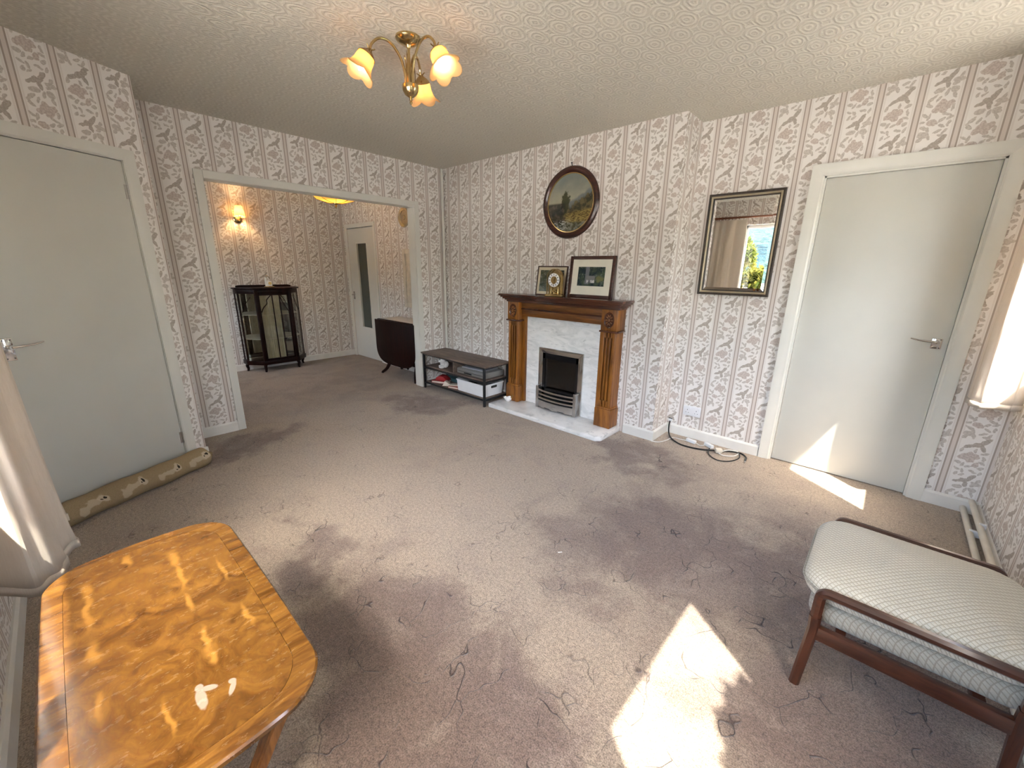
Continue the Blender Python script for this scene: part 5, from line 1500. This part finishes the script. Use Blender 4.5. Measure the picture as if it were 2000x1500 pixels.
def cushion(bm, lx, ly, r, z0, z1, rd, dome, nr=5):
    lo = []
    for i in range(nr + 1):
        a = -PI / 2 + PI / 2 * i / nr
        ins_ = rd * (1 - math.cos(a)); z = z0 + rd + rd * math.sin(a)
        lo.append([(x, y, z) for x, y in rrect(lx - 2 * ins_, ly - 2 * ins_, max(r - ins_, 0.01), 7)])
    for i in range(nr + 1):
        a = PI / 2 * i / nr
        ins_ = rd * (1 - math.cos(a)); z = z1 - rd + rd * math.sin(a)
        lo.append([(x, y, z) for x, y in rrect(lx - 2 * ins_, ly - 2 * ins_, max(r - ins_, 0.01), 7)])
    for i in range(1, 8):
        u = i / 8
        s = 1 - u
        base = rrect(lx - 2 * rd, ly - 2 * rd, max(r - rd, 0.01), 7)
        lo.append([(x * s, y * s, z1 + dome * (1 - (1 - u) ** 2)) for x, y in base])
    return rings(bm, lo)
bm = B(); cushion(bm, 0.565, 0.505, 0.10, 0.322, 0.418, 0.042, 0.035); bm.transform(Matrix.Translation((-0.008, 0, 0))); cu_ = obj('seat_cushion', bm, 'seat_weave', ot)
bm = B()
pp = [(x - 0.008, y, 0.370) for x, y in rrect(0.570, 0.510, 0.10, 7)]
tube(bm, pp + pp[:1], 0.004, 6); obj('piping', bm, 'seat_under', cu_)
bm = B(); cushion(bm, 0.51, 0.50, 0.06, 0.254, 0.326, 0.026, 0.0); bm.transform(Matrix.Translation((-0.004, 0, 0))); obj('seat_base', bm, 'seat_under', ot)

# ------------------------------------------------------------------ curtains and poles
def curtain(name, label, plan, z0, z1, topscale, cx, cy, mat='curtain_cloth', ydrop=None):
    t = thing(name, label, 'curtain', (cx, cy, z0), 0.0, 'cream curtains at the windows')
    P_ = [Vector((x, y, 0)) for x, y in plan]
    P_ = spline(P_, 7)
    lo = []
    nz = 22
    for i in range(nz + 1):
        u = i / nz
        z = z0 + (z1 - z0) * u
        k = 1.0 + (topscale - 1.0) * u
        ky = k if ydrop is None else 1.0 - ydrop * u ** 0.6
        row = []
        for j, p in enumerate(P_):
            wob = 0.006 * math.sin(j * 0.9 + u * 5.0) * (1 - u)
            zz = z + (0.003 * math.sin(j * 0.6) if i == 0 else 0.0)
            row.append((cx + (p.x - cx) * k + wob - cx, (p.y - cy) * ky + wob * 0.5, zz - z0))
        lo.append(row)
    bm = B(); rings(bm, lo, False, False, False)
    o = obj('drape', bm, mat, t)
    so = o.modifiers.new('cloth_thickness', 'SOLIDIFY'); so.thickness = 0.004; so.offset = 0
    # hem band and heading tape
    bm = B()
    rows = [[(x, y, z + d) for (x, y, z) in lo[0]] for d in (0.0, 0.03)]
    rows = [[(x * 1.004, y * 1.004, z) for x, y, z in r] for r in rows]
    rings(bm, rows, False, False, False)
    h = obj('hem', bm, mat, o); so = h.modifiers.new('cloth_thickness', 'SOLIDIFY'); so.thickness = 0.007; so.offset = 0
    return t
planS = [(2.150, -3.470), (2.235, -3.395), (2.205, -3.345), (2.120, -3.318), (2.065, -3.335), (2.010, -3.293), (1.960, -3.300), (1.905, -3.365), (1.855, -3.310), (1.795, -3.365), (1.745, -3.310), (1.69, -3.365), (1.645, -3.42)]
curtain('curtain', 'long cream curtain hanging at the end of the garden window', planS, 0.395, 2.15, 0.86, 1.93, -3.40, 'curtain_cloth', 0.48)
planE = [(4.625, 0.26), (4.545, 0.225), (4.50, 0.15), (4.452, 0.115), (4.434, 0.055), (4.444, -0.035), (4.495, -0.035), (4.560, 0.005), (4.602, 0.015), (4.622, 0.10)]
curtain('curtain', 'short sunlit cream curtain gathered in the corner by the alcove door', planE, 0.73, 2.17, 0.97, 4.53, 0.09)
def pole(name, label, a, b, wallpts):
    a, b = Vector(a), Vector(b)
    t = thing(name, label, 'curtain pole', tuple(a), 0.0, 'wooden curtain poles')
    d = (b - a)
    bm = B(); tube(bm, [Vector((0, 0, 0)), d * 0.5, d], 0.014, 12); obj('rod', bm, 'pole_wood', t)
    for e in (Vector((0, 0, 0)), d):
        bm = B(); ball(bm, e, 0.026, 0.026, 0.026, 12); obj('finial', bm, 'pole_wood', t)
    for w_ in wallpts:
        w_ = Vector(w_) - a
        s = d.normalized(); foot = s * w_.dot(s)
        bm = B(); tube(bm, [foot, w_], 0.009, 8); obj('bracket', bm, 'pole_wood', t)
    return t
p1 = pole('curtain_pole', 'red brown wooden curtain pole above the garden window', (1.55, -3.40, 2.19), (4.45, -3.40, 2.19), [(1.72, SY_, 2.19), (4.35, SY_, 2.19)])
for i in range(9):
    bm = B(); t_ = bmesh.new(); t_.free()
    x = 0.14 + i * 0.048
    tube(bm, [(x, 0.021 * math.cos(a), 0.021 * math.sin(a) - 0.004) for a in [2 * PI * k / 14 for k in range(15)]], 0.003, 6); obj('curtain_ring', bm, 'pole_wood', p1)
pole('curtain_pole', 'red brown wooden curtain pole above the corner casement', (4.54, -0.62, 2.19), (4.54, 0.27, 2.19), [(EX, -0.5, 2.19), (EX, 0.26, 2.19)])

# ------------------------------------------------------------------ draught excluder
ang = math.atan2(LD.y, LD.x)
base = LA + LD * 0.065 + LN * 0.094
ex = thing('draught_excluder', 'long tapestry draught excluder with dog faces along the left door', 'draught excluder', (base.x, base.y, 0), ang)
bm = B()
pts = []
for i in range(29):
    u = i / 28
    pts.append(Vector((u * 0.90, 0.006 * math.sin(u * 7.0), 0.066)))
def sec(i, n):
    u = i / (n - 1)
    r = 0.068 * min(1.0, (math.sin(PI * min(u, 1 - u) * 8) if min(u, 1 - u) < 1 / 16 else 1.0) * 0.9 + 0.25) * (1 + 0.05 * math.sin(u * 23))
    r = min(r, 0.070)
    return [(r * 1.08 * math.cos(a), max(r * 0.98 * math.sin(a), -0.0655)) for a in [2 * PI * k / 20 for k in range(20)]]
sweep(bm, pts, sec, True, (0, 0, 1))
obj('tube_cover', bm, 'tapestry', ex)
bm = B(); bx(bm, -0.012, 0.004, -0.03, 0.03, 0.045, 0.085, 0.003); obj('end_seam', bm, 'tapestry', ex)

# ------------------------------------------------------------------ litter on the carpet and table
bm = B(); bx(bm, -0.011, 0.011, -0.0022, 0.0022, 0.0, 0.003, 0.0006, M=Matrix.Translation((3.022, -1.676, 0.0)) @ Matrix.Rotation(0.9, 4, 'Z'))
tag(obj('matchstick', bm, 'card_white'), 'tiny white sliver of wood lying on the carpet', 'litter')

# ------------------------------------------------------------------ outside: ground, hill, trees
bm = B(); bx(bm, -60, 70, -80, 60, -0.45, -0.35)
struct('trim_4', bm, 'bounce_paving', 'garden ground with pale paving added to bounce sunlight indoors', 'ground')
bm = B()
lo = []
for i in range(41):
    x = -180 + 9.5 * i
    row = []
    for j in range(15):
        v = j / 14
        row.append((x, -75 - 110 * v, -1 + 27 * (v ** 0.8) + 2.0 * math.sin(i * 0.55) * v + 1.0 * math.sin(j * 1.1 + i * 0.3)))
    lo.append(row)
rings(bm, lo, False, False, False)
hill = tag(obj('wooded_hill', bm, 'hill_forest'), 'hazy blue green wooded hillside seen through the window', 'hill')

def leaves(bm, centres, n, size, seed):
    r = random.Random(seed)
    for _ in range(n):
        c, rad = r.choice(centres)
        d = Vector((r.gauss(0, 1), r.gauss(0, 1), r.gauss(0, 1))).normalized() * rad * (r.random() ** 0.45)
        p = Vector(c) + d
        R = Matrix.Rotation(r.uniform(0, 6.28), 3, 'Z') @ Matrix.Rotation(r.uniform(-1.2, 1.2), 3, 'X')
        s = size * r.uniform(0.6, 1.3)
        q = [p + R @ Vector(w) for w in ((0, -s, 0), (s * 0.5, -s * 0.1, s * 0.1), (0, s, 0), (-s * 0.5, -s * 0.1, s * 0.1))]
        bm.faces.new([bm.verts.new(w) for w in q])
    return bm
def tree(name, label, base, trunk, centres, n, size, mat, seed):
    t = thing(name, label, 'tree', base)
    bm = B(); tube(bm, spline([Vector(p) for p in trunk], 5), lambda s: 0.06 * (1 - 0.7 * s), 8); obj('trunk', bm, 'bark', t)
    r = random.Random(seed + 5)
    for c, rad in centres[:5]:
        k = trunk[len(trunk) // 2]
        bm = B(); tube(bm, spline([Vector(k), (Vector(k) + Vector(c)) / 2 + Vector((0, 0, -0.1)), Vector(c)], 4), lambda s: 0.025 * (1 - 0.7 * s), 6); obj('branch', bm, 'bark', t)
    bm = B(); leaves(bm, centres, n, size, seed); f = obj('foliage', bm, mat, t); f['kind'] = 'stuff'
    return t
tree('garden_tree', 'yellow green leafy tree outside the garden window', (1.35, -6.6, -0.35), [(0, 0, 0), (0.05, 0, 0.7), (0, 0.05, 1.3), (0.05, 0, 2.0)],
     [((0, 0, 1.75), 0.42), ((-0.25, 0.1, 1.30), 0.42), ((0.30, 0, 1.35), 0.40), ((0.1, 0.15, 2.10), 0.26), ((0.02, 0, 2.35), 0.15), ((-0.5, 0, 1.1), 0.45), ((0.55, 0.1, 1.05), 0.42), ((0, 0, 1.0), 0.6), ((0.85, 0, 0.9), 0.35), ((0.45, 0, 1.6), 0.28), ((-0.45, 0, 1.7), 0.25)], 7000, 0.06, 'leaf_yellow', 3)
tree('garden_shrub', 'tall green shrub outside the sunny casement', (5.42, -3.30, -0.35), [(0, 0, 0), (0, 0.05, 0.9), (0.05, 0, 1.8), (0, 0, 2.6)],
     [((0.02, -0.05, 2.74), 0.30), ((0.02, 0.40, 2.84), 0.26), ((-0.02, -0.35, 2.50), 0.40), ((0.05, 0.1, 1.9), 0.5), ((-0.05, 0.45, 1.8), 0.45), ((0, 0.7, 2.35), 0.3), ((0, 0.75, 1.75), 0.4), ((0.1, -0.4, 1.6), 0.45), ((0.1, 0.2, 1.2), 0.5)], 6500, 0.05, 'leaf_green', 11)
